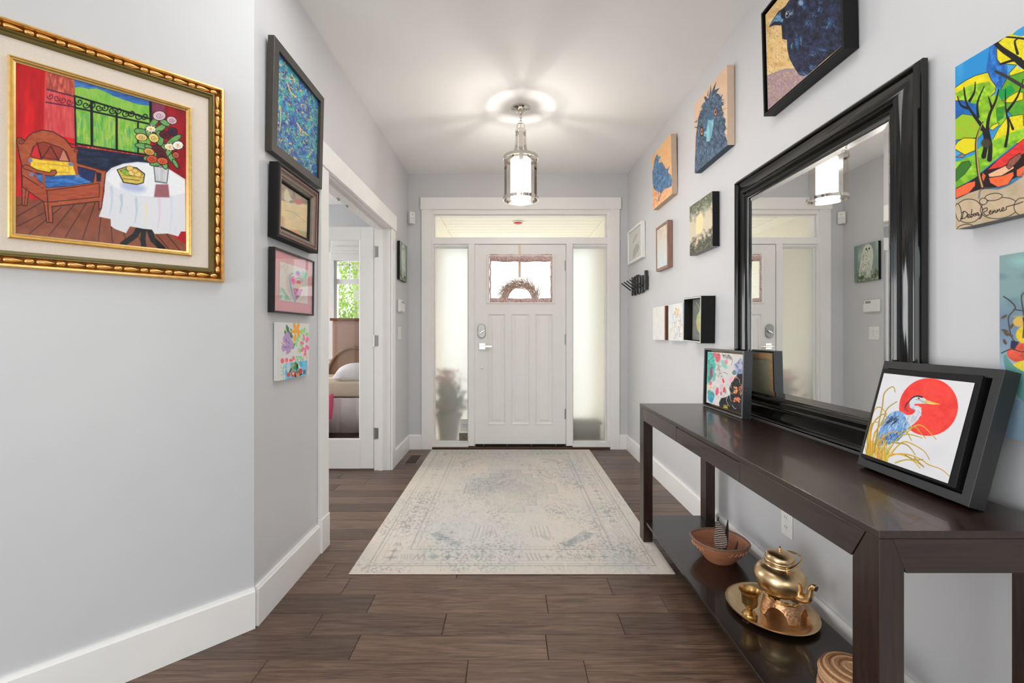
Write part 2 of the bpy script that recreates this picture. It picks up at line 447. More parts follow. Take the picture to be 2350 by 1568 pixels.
# floor: a slab with individual oak boards on it
fl = MB(); fl.box(-4.6, XR + .15, -4.3, 4.62, -.08, -.0125)
floor = struct(fl.build('floor', M_gap), 'dark brown oak plank floor')
struct(MB().box(xe, XR, -4.2, .2, -.0125, -.0005).build('floor_rear', M_plank), 'dark oak floor behind the camera')
struct(MB().box(-4.6, XL - .13, 4.62, 6.62, -.08, -.0125).build('floor_bedroom', M_gap), 'dark oak floor of the bedroom')
rng = random.Random(5)
PW = 0.1335
known = {1.605: [-.85, -.143, .263], 1.7385: [-.566, .14], 1.872: [-.763, -.256, .446], 2.0055: [.162, .664], 2.139: [-.744, .46]}
def plank(xa, xb, ya, yb, parent):
    h = rng.uniform(-.0005, .0004)
    b = MB(); cx, cy = (xa + xb) / 2, (ya + yb) / 2
    lx, ly = (xb - xa) / 2 - .0006, (yb - ya) / 2 - .0006; e = .0022
    b.rings([[(-lx, -ly, -.012), (lx, -ly, -.012), (lx, ly, -.012), (-lx, ly, -.012)], [(-lx, -ly, -e), (lx, -ly, -e), (lx, ly, -e), (-lx, ly, -e)],
             [(-lx + e, -ly + e, h), (lx - e, -ly + e, h), (lx - e, ly - e, h), (-lx + e, ly - e, h)]])
    o = b.build('plank', M_plank, parent, fix=True); o.location = (cx, cy, 0)
y = 1.605 - PW * 11
while y < 6.5:
    ya, yb = y, y + PW
    # extent of this row that lies inside the rooms
    if yb <= 1.79: xa = max(xe, XL - (1.785 - ya)) - .03
    elif yb <= 4.6: xa = -2.9 if yb > 2.2 else XL - .05
    else: xa = -2.9
    xb = XR if ya < YB else -1.2
    if yb > 4.53 > ya: pass
    kn = next((v for kk, v in known.items() if abs(kk - yb) < .02), None)
    cuts = [xa]
    if kn:
        x = kn[0] - .75
        while x > xa + .2: cuts.append(x); x -= .8
        cuts = sorted(cuts) + kn
        x = kn[-1] + .7
        while x < xb - .2: cuts.append(x); x += .75
    else:
        x = xa + rng.uniform(.25, .9)
        while x < xb - .25: cuts.append(x); x += rng.uniform(.55, 1.05)
    cuts.append(xb)
    for a, b_ in zip(cuts, cuts[1:]): plank(a, b_, ya, yb, floor)
    y += PW

# ------------------------------------------------------------------ baseboards
def board(name, p0, p1, h, t, label, side):
    """baseboard from p0 to p1 standing out on `side` of the line, with an eased top"""
    a = Vector((p0[0], p0[1], 0)); b = Vector((p1[0], p1[1], 0)); d = (b - a).normalized(); n = Vector((-d.y, d.x, 0)) * side
    pr = [(0, 0), (t, 0), (t, h - .012), (t - .004, h - .006), (t - .006, h), (0, h)]
    m = MB()
    m.rings([[tuple(q + n * i + Vector((0, 0, z))) for i, z in pr] for q in (a, b)])
    return struct(m.build(name, M_trim), label)
BH = .155
m = MB()
t = .016
tt = t * math.tan(R(22.5))
# angled + left boards share a mitred corner
def mitred(name, pts, h, t, label, side):
    m = MB(); loops = []
    P = [Vector((x, y, 0)) for x, y in pts]
    for i, p in enumerate(P):
        d0 = (P[i] - P[i - 1]).normalized() if i else (P[1] - P[0]).normalized()
        d1 = (P[i + 1] - P[i]).normalized() if i < len(P) - 1 else d0
        n0 = Vector((-d0.y, d0.x, 0)); n1 = Vector((-d1.y, d1.x, 0)); n = (n0 + n1).normalized()
        n = n / max(n.dot(n0), .3) * side
        loops.append([tuple(p + n * a + Vector((0, 0, z))) for a, z in ((0, 0), (t, 0), (t, h - .012), (t - .004, h - .006), (t - .006, h), (0, h))])
    m.rings(loops)
    return struct(m.build(name, M_trim), label)
mitred('baseboard_angled', [(xe, ye), (XL, 1.785)], BH, t, 'white baseboard along the angled foreground wall', -1)
mitred('baseboard_left', [(XL, 1.7885), (XL, 2.372)], BH, t, 'white baseboard below the column of small pictures on the left wall', -1)
mitred('baseboard_far_left', [(XL, 3.945), (XL, YB), (-.868, YB)], BH - .01, t, 'short white baseboard in the left corner by the front door', -1)
mitred('baseboard_right', [(1.098, YB), (XR, YB), (XR, -4.0)], BH - .01, t, 'white baseboard along the right wall', -1)

# ------------------------------------------------------------------ double-door opening on the left: casings, jambs, plinth
struct(MB().box(XL, XL + .02, DY0 - .10, DY0, .18, DH, .002).build('trim_1', M_trim), 'white casing at the near side of the double-door opening')
struct(MB().box(XL, XL + .026, DY0 - .104, DY0, 0, .18, .003).build('trim_2', M_trim), 'white plinth block at the foot of the near door casing')
struct(MB().box(XL, XL + .02, DY1, DY1 + .10, 0, DH, .002).build('trim_3', M_trim), 'white casing at the far side of the double-door opening')
struct(MB().box(XL, XL + .028, DY0 - .115, DY1 + .115, DH, DH + .128, .002).build('trim_4', M_trim), 'white head casing over the double-door opening')
jb = MB()
jb.box(XL - .135, XL + .004, DY0 - .02, DY0, 0, DH); jb.box(XL - .135, XL + .004, DY1, DY1 + .02, 0, DH); jb.box(XL - .135, XL + .004, DY0 - .02, DY1 + .02, DH, DH + .02)
jb.box(XL - .095, XL - .06, DY0, DY0 + .012, 0, DH); jb.box(XL - .095, XL - .06, DY1 - .012, DY1, 0, DH); jb.box(XL - .095, XL - .06, DY0 + .012, DY1 - .012, DH - .012, DH)
struct(jb.build('trim_5', M_trim), 'white jamb lining inside the double-door opening')
for i, yy in enumerate((2.98, 3.14)):
    b = MB(); b.lathe([(.016, 0), (.016, -.003), (.007, -.004), (.007, -.012), (.003, -.015)], (XL - .115, yy, DH), 16)
    tag(b.build('ball_catch', M_satin, None, 40), ('nearer' if i == 0 else 'farther') + ' small metal ball catch set under the head of the double-door opening', 'catch')

# the open glazed leaf, swung into the bedroom
lx0, lx1, ly = -1.80, -1.142, 3.835
LT = 2.05
lf = MB(); th = .036
lf.box(lx1 - .112, lx1, ly, ly + th, .012, LT, .002); lf.box(lx0, lx0 + .112, ly, ly + th, .012, LT, .002)
lf.box(lx0 + .112, lx1 - .112, ly, ly + th, .012, .256); lf.box(lx0 + .112, lx1 - .112, ly, ly + th, 1.944, LT)
leaf = struct(lf.build('door_2', M_door), 'white glazed double-door leaf standing open into the bedroom')
bd = MB(); bd.M = Matrix.Translation((0, ly, 0))
bd.sweep(lx1 - lx0 - .224, 1.944 - .256, [(0, 0), (.010, -.004), (.010, -.012), (0, -.012)], .256, (lx0 + lx1) / 2)
bd.build('glazing_bead', M_door, leaf)
MB().box(lx0 + .112, lx1 - .112, ly + .015, ly + .019, .256, 1.944).build('pane', M_glass, leaf)
for zz in (1.84, 1.09, .31):
    h = MB()
    h.box(lx1 - .002, lx1 + .002, ly + .002, ly + .03, zz - .045, zz + .045)
    h.tube([(lx1 + .010, ly - .007, zz - .048), (lx1 + .010, ly - .007, zz + .048)], .007, 10)
    h.box(lx1 + .012, lx1 + .060, DY1 - .0025, DY1, zz - .045, zz + .045)
    hb = h.build('hinge', M_satin, leaf, 40)

# ------------------------------------------------------------------ front-door unit
YD = YB + .02
struct(MB().box(-.868, -.764, YB - .02, YB, 0, 2.385, .002).build('trim_7', M_trim), 'white casing left of the left sidelight')
struct(MB().box(1.005, 1.098, YB - .02, YB, 0, 2.385, .002).build('trim_8', M_trim), 'white casing right of the right sidelight')
struct(MB().box(-.878, 1.112, YB - .028, YB, 2.383, 2.50, .002).build('trim_9', M_trim), 'white flat head casing over the front door and transom')
fr = MB()
fr.box(-.80, -.752, YB, YB + .15, 0, 2.385); fr.box(.978, 1.03, YB, YB + .15, 0, 2.385); fr.box(-.752, .978, YB, YB + .15, 2.345, 2.385)
fr.box(-.752, .978, YB + .004, YB + .15, 2.045, 2.108, .001)
fr.box(-.405, -.342, YB + .006, YB + .15, .03, 2.045, .001); fr.box(.572, .636, YB + .006, YB + .15, .03, 2.045, .001)
fr.box(-.752, -.405, YB + .004, YB + .15, .02, .058); fr.box(.636, .978, YB + .004, YB + .15, .02, .058)
fr.box(-.752, -.405, YB + .03, YB + .15, 2.022, 2.045); fr.box(.636, .978, YB + .03, YB + .15, 2.022, 2.045)
struct(fr.build('trim_10', M_trim), 'white frame, mullions and transom bar of the front-door unit')
struct(MB().box(-.80, 1.03, YB - .012, YB + .15, -.005, .02, .003).build('trim_11', wood('sill_oak', (70, 46, 30), (104, 74, 50), .4)), 'brown wooden threshold under the front door')
def window(name, x0, x1, z0, z1, glass, label, fw=.012):
    s = MB(); s.M = Matrix.Translation((0, YB + .075, 0))
    s.sweep(x1 - x0, z1 - z0, [(0, 0), (0, .03), (.004, .034), (fw - .003, .034), (fw, .022), (fw, 0)], z0, (x0 + x1) / 2)
    o = struct(s.build(name, M_trim), label)
    MB().box(x0 + .006, x1 - .006, YB + .066, YB + .071, z0 + .006, z1 - .006).build('pane', glass, o)
    return o
window('window_1', -.752, .978, 2.108, 2.345, M_glass, 'wide clear transom window over the front door')
window('window_2', -.752, -.405, .058, 2.022, M_frost, 'frosted sidelight window left of the front door')
window('window_3', .636, .978, .058, 2.022, M_frost, 'frosted sidelight window right of the front door')

dx0, dx1, dz0, dz1 = -.338, .568, .046, 2.041
ya, yb = YD, YD + .045
wx0, wx1, wz0, wz1 = -.205, .438, 1.47, 1.915
PX = [(-.208, -.035), (.022, .208), (.262, .44)]; pz0, pz1 = .243, 1.35
dm = MB()
dm.box(dx0, PX[0][0], ya, yb, dz0, dz1); dm.box(PX[2][1], dx1, ya, yb, dz0, dz1)
dm.box(PX[0][0], PX[2][1], ya, yb, dz0, pz0); dm.box(PX[0][0], PX[2][1], ya, yb, pz1, wz0); dm.box(PX[0][0], PX[2][1], ya, yb, wz1, dz1)
dm.box(PX[0][1], PX[1][0], ya, yb, pz0, pz1); dm.box(PX[1][1], PX[2][0], ya, yb, pz0, pz1)
dm.box(PX[0][0], wx0, ya, yb, wz0, wz1); dm.box(wx1, PX[2][1], ya, yb, wz0, wz1)
door = struct(dm.build('door_1', M_door), 'white front door with three tall raised panels and a small window')
for a, b_ in PX:
    p = MB(); p.M = Matrix.Translation((0, ya, 0)); W = b_ - a; Hh = pz1 - pz0; cx = (a + b_) / 2
    lo = [[(cx - W / 2 + i, -d, pz0 + i), (cx + W / 2 - i, -d, pz0 + i), (cx + W / 2 - i, -d, pz1 - i), (cx - W / 2 + i, -d, pz1 - i)] for i, d in ((-.004, -.03), (-.004, .004), (.003, .006), (.010, .002), (.014, -.009), (.022, -.010), (.046, -.002), (.048, -.001))]
    p.rings(lo); p.build('panel', M_door, door)
s = MB(); s.M = Matrix.Translation((0, ya, 0))
s.sweep(wx1 - wx0, wz1 - wz0, [(0, -.04), (-.022, 0), (-.022, .006), (-.014, .010), (0, .006), (.008, -.012), (.008, -.04)], wz0, (wx0 + wx1) / 2)
s.build('window_trim', M_door, door)
MB().box(wx0 - .004, wx1 + .004, ya + .018, ya + .023, wz0 - .004, wz1 + .004).build('pane', M_glass, door)
for zz in (1.83, 1.09, .345):
    h = MB(); h.tube([(dx1 + .003, ya - .006, zz - .05), (dx1 + .003, ya - .006, zz + .05)], .006, 10); h.ball((dx1 + .003, ya - .006, zz + .053), .006, 8)
    h.box(dx1 - .012, dx1 + .016, ya - .002, ya + .0, zz - .05, zz + .05); h.build('hinge', M_satin, door, 40)
sw = MB(); sw.box(dx0 + .002, dx1 - .002, ya + .004, yb - .004, .021, dz0, .002); sweep_o = sw.build('door_sweep', M_black, door)
for xx in (-.253, -.017, .226, .47):
    b = MB(); b.lathe([(.005, 0), (.004, .0015), (.0, .002)], n=10, cap=False); b.M = Matrix.Identity(4)
    o = b.build('screw', M_satin, sweep_o, 40); o.location = (xx, ya + .003, .034); o.rotation_euler = (R(90), 0, 0)
# keypad deadbolt with thumb turn
def pill(cx, cz, w, h, y0, y1, n=10, e=.004):
    r = w / 2; P = []
    for k_ in range(n + 1): P.append((r * math.cos(PI * k_ / n), h / 2 - r + r * math.sin(PI * k_ / n)))
    for k_ in range(n + 1): P.append((r * math.cos(PI + PI * k_ / n), -h / 2 + r + r * math.sin(PI + PI * k_ / n)))
    return [[(cx + x * f, yy, cz + z * f2) for x, z in P] for yy, f, f2 in ((y0, 1, 1), (y1 + e, 1, 1), (y1, 1 - 2 * e / w, 1 - 2 * e / h))]
b = MB(); b.rings(pill(-.272, 1.176, .078, .138, ya, ya - .022)); lk = b.build('deadbolt', M_satin, door, 40)
b = MB(); b.lathe([(.014, 0), (.014, -.012), (.010, -.014)], n=16); kn = b.build('thumb_turn_base', M_chrome, lk, 40); kn.location = (-.272, ya - .022, 1.165); kn.rotation_euler = (R(-90), 0, 0)
b = MB(); b.M = Matrix.Translation((-.266, ya - .040, 1.168)) @ Matrix.Rotation(R(-32), 4, 'Y'); b.box(-.026, .026, -.007, .007, -.006, .006, .003); b.build('thumb_turn', M_chrome, lk)
for zz in (1.230, 1.120):
    b = MB(); b.lathe([(.006, 0), (.005, .002), (.002, .0025)], n=12); o = b.build('screw', M_chrome, lk, 40); o.location = (-.272, ya - .022, zz); o.rotation_euler = (R(90), 0, 0)
# lever handle on a square rose
b = MB(); b.box(-.298, -.236, ya - .010, ya, .992, 1.056, .002); ro = b.build('handle', M_chrome, door)
b = MB(); b.lathe([(.011, 0), (.011, .04)], n=14); o = b.build('spindle', M_chrome, ro, 40); o.location = (-.267, ya - .008, 1.026); o.rotation_euler = (R(90), 0, 0)
b = MB(); b.box(-.290, -.164, ya - .056, ya - .042, 1.014, 1.034, .004, 2); b.build('lever', M_chrome, ro)
b = MB(); b.lathe([(.012, 0), (.011, .004), (.004, .006)], n=16); o = b.build('lock_cylinder', M_chrome, door, 40); o.location = (-.268, ya, .805); o.rotation_euler = (R(90), 0, 0)

# ------------------------------------------------------------------ bedroom behind the glazed leaf
YW = 6.5
bh = 3.0
bw = MB(); wxa, wxb, wza, wzb = -2.50, -1.45, .80, 2.22
bw.box(-4.5, wxa, YW, YW + .12, 0, bh); bw.box(wxb, -1.0, YW, YW + .12, 0, bh); bw.box(wxa, wxb, YW, YW + .12, 0, wza); bw.box(wxa, wxb, YW, YW + .12, wzb, bh)
struct(bw.build('wall_bedroom_far', M_bed_wall), 'grey bedroom wall around the window')
struct(MB().box(-4.6, -4.5, 1.2, YW + .12, 0, bh).build('wall_bedroom_left', M_bed_wall), 'grey far side wall of the bedroom')
struct(MB().box(-1.15, -1.0, YB + .15, YW + .12, 0, bh).build('wall_bedroom_right', M_bed_wall), 'bedroom wall beside the porch')
struct(MB().box(-4.6, -2.45, 1.2, 1.3, 0, bh).build('wall_bedroom_near', M_bed_wall), 'near wall of the bedroom')
struct(MB().box(-4.6, XL - .13, 1.2, YW + .12, bh, bh + .1).build('ceiling_bedroom', M_ceil), 'white bedroom ceiling')
cs = MB(); cs.M = Matrix.Translation((0, YW, 0))
cs.sweep(wxb - wxa + .18, wzb - wza + .18, [(0, 0), (0, .02), (.09, .02), (.09, 0)], wza - .09, (wxa + wxb) / 2)
wbd = struct(cs.build('window_4', M_trim), 'white bedroom window with grille bars, seen through the open glazed door')
sh = MB(); sh.M = Matrix.Translation((0, YW + .05, 0)); cx = (wxa + wxb) / 2; W = wxb - wxa
sh.sweep(W, wzb - wza, [(0, -.05), (0, .02), (.03, .02), (.03, -.05)], wza, cx); sh.box(wxa + .028, wxb - .028, -.02, .04, 1.865, 1.935)
sh.build('window_sash', M_trim, wbd)
for xx in (-2.30, -2.13, -1.82, -1.64):
    MB().box(xx - .009, xx + .009, YW + .075, YW + .09, 1.93, 2.2).build('grille_bar', M_trim, wbd)
MB().box(wxa, wxb, YW + .075, YW + .09, 2.135, 2.15).build('grille_bar', M_trim, wbd)
MB().box(wxa + .02, wxb - .02, YW + .08, YW + .085, wza + .02, wzb - .02).build('pane', M_glass, wbd)
MB().box(wxa - .1, wxb + .1, YW - .05, YW, wza - .02, wza, .003).build('window_sill', M_trim, wbd)
for nm, yc, zc, ww, hh, lab in (('fill_casing_near', 3.0, 1.25, 1.5, 1.7, 'made-up window casing around the bedroom fill light nearer the hallway'), ('fill_casing_far', 5.2, 1.5, 1.6, 1.5, 'made-up window casing around the bedroom fill light beyond the bed')):  # casings added so the two bedroom fill lights look like windows
    cs = MB(); cs.sweep(ww + .2, hh + .2, [(0, 0), (0, .02), (.09, .045), (.10, .045), (.10, 0)], zc - hh / 2 - .1); cs.box(-ww / 2, ww / 2, -.05, -.032, zc - .02, zc + .02)
    o = struct(cs.build(nm, M_trim), lab); o.location = (-4.5, yc, 0); o.rotation_euler = (0, 0, R(90))
M_cloth_w = mat('white_shade_cloth', (238, 236, 232), 0.85, var=.02)
bl = thing('roman_shade', 'white folded roman shade at the top of the bedroom window', 'blind', ((wxa + wxb) / 2, YW - .05, 2.19))
for zz, hh, dd in ((.0, .11, .02), (.09, .055, .035), (.135, .055, .045), (.18, .20, .02)):
    MB().box(-W / 2 - .02, W / 2 + .02, -dd, dd * .3, zz, zz + hh, .008, 2).build('fold', M_cloth_w, bl)
# bed, headboard, pillow, cabinet
M_wick = mat('wicker', (150, 112, 84), 0.7, var=.25, scale=90, stretch=(1, 1, 3), bump=.6, bscale=120)
M_skirt = mat('bed_skirt_cloth', (214, 204, 200), 0.9, var=.03)
M_matt = mat('mattress_cover', (216, 200, 176), 0.85, var=.03)
bd_x0, bd_x1, bd_y0, bd_y1 = -3.2, -1.30, 5.05, 6.02
bed = thing('bed', 'bed with a cream mattress and pleated white skirt, seen through the glazed door', 'bed', (-2.3, 5.5, 0))
def toB(o): o.location = (2.3, -5.5, 0); return o
b = MB(); b.box(bd_x0, bd_x1, bd_y0, bd_y1, .44, .615, .03, 3); toB(b.build('mattress', M_matt, bed, 40))
b = MB(); b.box(bd_x0 + .02, bd_x1 - .02, bd_y0 + .02, bd_y1 - .02, .0, .44); toB(b.build('bed_base', mat('bed_base_wood', (92, 58, 44), .5), bed))
b = MB(); n = 120; P = []
for i in range(n + 1):
    x = bd_x0 + (bd_x1 - bd_x0) * i / n; ph = (i % 12) / 12
    P.append((x, bd_y0 - .012 - .016 * abs(math.sin(PI * ph)) ** .5))
lo = [[b.v((x, y_, z_)) for x, y_ in P] for z_ in (.055, .44)]
for i in range(n): b.f([lo[0][i], lo[0][i + 1], lo[1][i + 1], lo[1][i]])
o = toB(b.build('bed_skirt', M_skirt, bed, 60)); so = o.modifiers.new('s', 'SOLIDIFY'); so.thickness = .004
b = MB(); A = [(.37 * math.cos(PI * i / 24), .40 + .565 * math.sin(PI * i / 24) ** .85) for i in range(25)]
b.prism([(-.37, 0)] + A[::-1][0:] + [(.37, 0)], 0, .05, 'Y', .012)
hb = b.build('headboard', M_wick, bed); hb.location = (2.3 - 2.06, -5.5 + 6.04, 0)
b = MB(); b.tube([(x, -.002, z) for x, z in [(-.37, 0)] + A[::-1] + [(.37, 0)]], .022, 8); o = b.build('headboard_rim', M_wick, hb, 50)
def pillow(name, label, loc, sx, sy, sz, m, rot=0, tilt=0):
    b = MB(); n = 14; loops = []
    g = [[None] * (n + 1) for _ in range(n + 1)]; g2 = [[None] * (n + 1) for _ in range(n + 1)]
    for i in range(n + 1):
        for j in range(n + 1):
            u, v = i / n * 2 - 1, j / n * 2 - 1
            h = ((1 - u ** 4) * (1 - v ** 4)) ** .6; pin = 1 - .10 * (1 - abs(u) ** 2) * abs(v) ** 3
            x = u * sx * (1 - .1 * (1 - v * v) * abs(u) ** 3 * -1 - .06); y = v * sy * pin
            g[i][j] = b.v((x, y, sz * h + .005)); g2[i][j] = b.v((x, y, -sz * h * .5 + .004))
    for i in range(n):
        for j in range(n):
            b.f([g[i][j], g[i + 1][j], g[i + 1][j + 1], g[i][j + 1]]); b.f([g2[i][j], g2[i][j + 1], g2[i + 1][j + 1], g2[i + 1][j]])
    bmesh.ops.remove_doubles(b.bm, verts=b.bm.verts[:], dist=.0095)
    o = b.build(name, m, None, 60); o.location = loc; o.rotation_euler = (tilt, 0, rot)
    return tag(o, label, 'pillow')
pillow('pillow', 'white bed pillow in front of the wicker headboard', (-1.70, 5.32, .672), .31, .22, .12, mat('pillow_cotton', (236, 230, 230), .9, var=.02), R(6), R(8))
pillow('cushion', 'pink cushion leaning on the left end of the bed skirt', (-2.005, 4.93, .36), .10, .14, .04, mat('pink_cotton', (232, 92, 128), .85, var=.05), 0, R(78))
tag(MB().box(-2.25, -1.975, 4.72, 4.99, 0, .21, .01, 2).build('storage_box', mat('red_fabric', (168, 24, 40), .8, var=.1)), 'dark red fabric box on the bedroom floor below the pink cushion', 'box')
cab = thing('cabinet', 'brown cabinet with a wooden top standing below the bedroom window', 'cabinet', (-1.75, 6.33, 0))
M_cab = mat('cabinet_paint', (176, 140, 124), .45, var=.04)
b = MB(); b.box(-.66, .55, -.12, .10, 0, 1.325, .004); b.build('body', M_cab, cab)
b = MB(); b.box(-.69, .58, -.15, .12, 1.325, 1.362, .01, 2); b.build('top', wood('cabinet_top_wood', (120, 70, 44), (168, 108, 74), .25), cab)
b = MB(); b.box(-.64, -.05, -.135, -.12, .08, 1.29, .006); b.build('door', M_cab, cab)
b = MB(); b.box(-.03, .53, -.135, -.12, .08, 1.29, .006); b.build('door', M_cab, cab)

# ------------------------------------------------------------------ outside: porch, planting
struct(MB().box(-30, 30, YB + .15, 60, -.4, -.3).build('ground', mat('concrete', (200, 198, 190), .9, var=.2, scale=4)), 'lawn and drive outside')  # ground made pale to bounce light up to the porch ceiling
struct(MB().box(-1.2, 1.5, YB + .15, 6.7, -.3, -.02).build('floor_porch', mat('porch_concrete', (222, 218, 210), .8, var=.05)), 'pale porch slab')
por = struct(MB().box(-1.0, 1.4, YB + .15, 6.75, 2.52, 2.62).build('ceiling_porch', M_siding), 'cream boarded porch ceiling seen through the transom')
yy = YB + .32
while yy < 6.6:
    MB().box(-.80, 1.12, yy, yy + .148, 2.506, 2.52, .003).build('soffit_board', M_siding, por); yy += .156
for a, b_ in ((-1.0, -.80), (1.12, 1.26)):
    MB().box(a, b_, YB + .15, 6.75, 2.49, 2.52, .004).build('soffit_border', M_siding, por)
MB().box(-1.0, 1.26, 6.6, 6.75, 2.40, 2.52, .004).build('soffit_beam', M_siding, por)
for side, xw, lab in ((1, 1.26, 'right'), (-1, -1.0, 'left')):
    sd = struct(MB().box(xw, xw + .15 * side, YB + .15, 6.75, -.3, 2.52).build('wall_porch_' + lab, M_siding), 'cream lap-sided porch wall on the ' + lab)
    z_ = 0.0
    while z_ < 2.5:
        b = MB(); b.prism([(xw, z_), (xw - .022 * side, z_), (xw - .008 * side, min(z_ + .18, 2.5)), (xw, min(z_ + .18, 2.5))], YB + .16, 6.5, 'Y'); b.build('siding_board', M_siding, sd); z_ += .178
    MB().box(min(xw, xw - .03 * side), max(xw, xw - .03 * side), 6.5, 6.62, -.02, 2.5).build('corner_board', M_siding, sd)
pl = thing('porch_light', 'round white porch ceiling light with a red shade, seen through the transom', 'lamp', (.11, 5.5, 2.49))
b = MB(); b.lathe([(.070, .016), (.070, .004), (.060, 0)], n=28); b.build('trim_ring', M_white_pl, pl, 40)
b = MB(); b.lathe([(.055, 0), (.050, -.006), (.03, -.014), (.008, -.017)], n=24); b.build('shade', mat('red_shade', (214, 60, 48), .4, var=.1), pl, 50)
# flowering pot by the left sidelight and brown planter by the right one
M_leafd = mat('geranium_leaf', (70, 84, 60), .7, var=.2); M_red = mat('geranium_red', (196, 40, 52), .7, var=.2)
pot = thing('flower_pot', 'pot of red flowers outside behind the left frosted sidelight', 'plant', (-.66, 5.0, -.02))
b = MB(); b.lathe([(.10, 0), (.14, .26), (.15, .27), (.15, .30), (.13, .30), (.12, .26)], n=24); b.build('pot', mat('grey_pot', (128, 122, 118), .7), pot, 40)
rr = random.Random(3)
def leaves(name, m, parent, n, fn, s, kind='stuff', flat=.6):
    b = MB()
    for _ in range(n):
        p = Vector(fn()); a = Euler((rr.uniform(-flat, flat) * 2, rr.uniform(-flat, flat) * 2, rr.uniform(0, 6.28))).to_matrix().to_4x4()
        l = s * rr.uniform(.6, 1.3); b.M = Matrix.Translation(p) @ a
        b.f([b.v((-l * .5, 0, 0)), b.v((0, -l * .3, .02 * l)), b.v((l * .5, 0, -.05 * l)), b.v((0, l * .3, .02 * l))])
    o = b.build(name, m, parent, fix=False); o['kind'] = kind
    return o
leaves('foliage', M_leafd, pot, 420, lambda: (rr.gauss(0, .075), rr.gauss(0, .07), rr.uniform(.28, .62)), .07)
leaves('petals', M_red, pot, 420, lambda: (rr.gauss(-.02, .07), rr.gauss(0, .06), rr.choice((rr.uniform(.60, .78), rr.uniform(.34, .42), rr.uniform(.5, .7)))), .05)
pb = thing('planter', 'low brown planter box outside behind the right frosted sidelight', 'planter', (.80, 4.92, -.02))
b = MB(); b.box(-.20, .17, -.10, .10, 0, .21, .006); b.build('box', wood('planter_wood', (58, 40, 22), (92, 66, 38), .7), pb)
b = MB(); b.box(-.22, .19, -.12, .12, .21, .235, .004); b.build('rim', wood('planter_wood', (58, 40, 22), (92, 66, 38), .7), pb)
# tree outside the bedroom window
M_leaf = mat('birch_leaf', (150, 182, 62), .6, var=.35, scale=1.5)
bm_ = M_leaf.node_tree.nodes['Principled BSDF']; bm_.inputs['Subsurface Weight'].default_value = 0.0
for i, (tx, ty, lab) in enumerate(((-3.1, 9.2, 'light green birch outside the bedroom window'), (-4.6, 11.5, 'second birch, farther behind the first, outside the bedroom window'))):
    tr = thing('birch_tree', lab, 'tree', (tx, ty, -.3))
    b = MB(); b.tube([(0, 0, 0), (.05, 0, 1.5), (-.05, .1, 3.4), (.05, 0, 5.2)], [.10, .08, .06, .02], 8); b.build('trunk', mat('birch_bark', (200, 196, 186), .8, var=.2), tr, 50)
    def pt():
        z_ = rr.uniform(.9, 5.2); rad = 1.25 * math.sin(min(1, (z_ - .6) / 2.2) * 1.5) * (1 - max(0, z_ - 3.2) / 3.2)
        a = rr.uniform(0, 6.28); q = rad * rr.random() ** .5
        return (q * math.cos(a), q * math.sin(a), z_)
    leaves('foliage', M_leaf, tr, 6500, pt, .085, flat=.8)
# ------------------------------------------------------------------ pendant lantern
PXx, PYy = .083, 3.2
pd = thing('pendant_lantern', 'polished nickel lantern with clear glass cylinder and glowing white shade hanging from the hallway ceiling', 'lamp', (PXx, PYy, 2.085))
def zr(z): return z - 2.085
b = MB(); b.lathe([(.066, zr(2.74)), (.066, zr(2.728)), (.060, zr(2.722)), (.052, zr(2.716)), (.046, zr(2.712)), (.020, zr(2.704)), (.014, zr(2.692)), (.006, zr(2.688))], n=36); b.build('canopy', M_chrome, pd, 35)
for i in range(4):
    b = MB(); zc = zr(2.676 - i * .0185); A = [(.0075 * math.cos(2 * PI * k_ / 14), 0, .0135 * math.sin(2 * PI * k_ / 14)) for k_ in range(14)]
    if i % 2: A = [(0, x, z) for x, _, z in A]
    b.tube([(x, y_, z + zc) for x, y_, z in A], .002, 6, closed=True); b.build('chain_link', M_chrome, pd, 60)
b = MB(); b.tube([(-.024, 0, zr(2.584)), (-.026, 0, zr(2.61)), (-.020, 0, zr(2.628)), (0, 0, zr(2.632)), (.020, 0, zr(2.628)), (.026, 0, zr(2.61)), (.024, 0, zr(2.584))], .004, 8); b.tube([(0, 0, zr(2.60)), (.006, 0, zr(2.63)), (0, 0, zr(2.69))], .0015, 5); b.build('hanging_loop', M_chrome, pd, 50)
b = MB(); b.lathe([(.034, zr(2.586)), (.038, zr(2.582)), (.038, zr(2.566)), (.033, zr(2.562))], n=28); b.build('cap', M_chrome, pd, 35)
def ringband(z0, z1, r, t):
    b = MB(); b.lathe([(r, z0), (r, z1), (r - t, z1), (r - t, z0), (r, z0)], n=48, cap=False); return b
ringband(zr(2.372), zr(2.394), .123, .005).build('upper_ring', M_chrome, pd, 35)
ringband(zr(2.087), zr(2.109), .125, .005).build('lower_ring', M_chrome, pd, 35)
for a in (-90, 30, 150):
    ca, sa = math.cos(R(a)), math.sin(R(a))
    pr = [(.034, 2.57), (.034, 2.50), (.036, 2.478), (.044, 2.452), (.060, 2.428), (.085, 2.408), (.112, 2.398), (.1215, 2.385)]
    pr2 = [(.1255, 2.39), (.1255, 2.10)]
    b = MB()
    b.ribbon([(r_ * ca, r_ * sa, zr(z)) for r_, z in smooth_path(pr, k=3)], (-sa, ca, 0), .030, .004)
    b.ribbon([(r_ * ca, r_ * sa, zr(z)) for r_, z in pr2], (-sa, ca, 0), .030, .003)
    st = b.build('strap', M_chrome, pd, 40)
    b = MB(); b.ball((.128 * ca, .128 * sa, zr(2.100)), .006, 10); b.build('finial', M_chrome, st, 60)
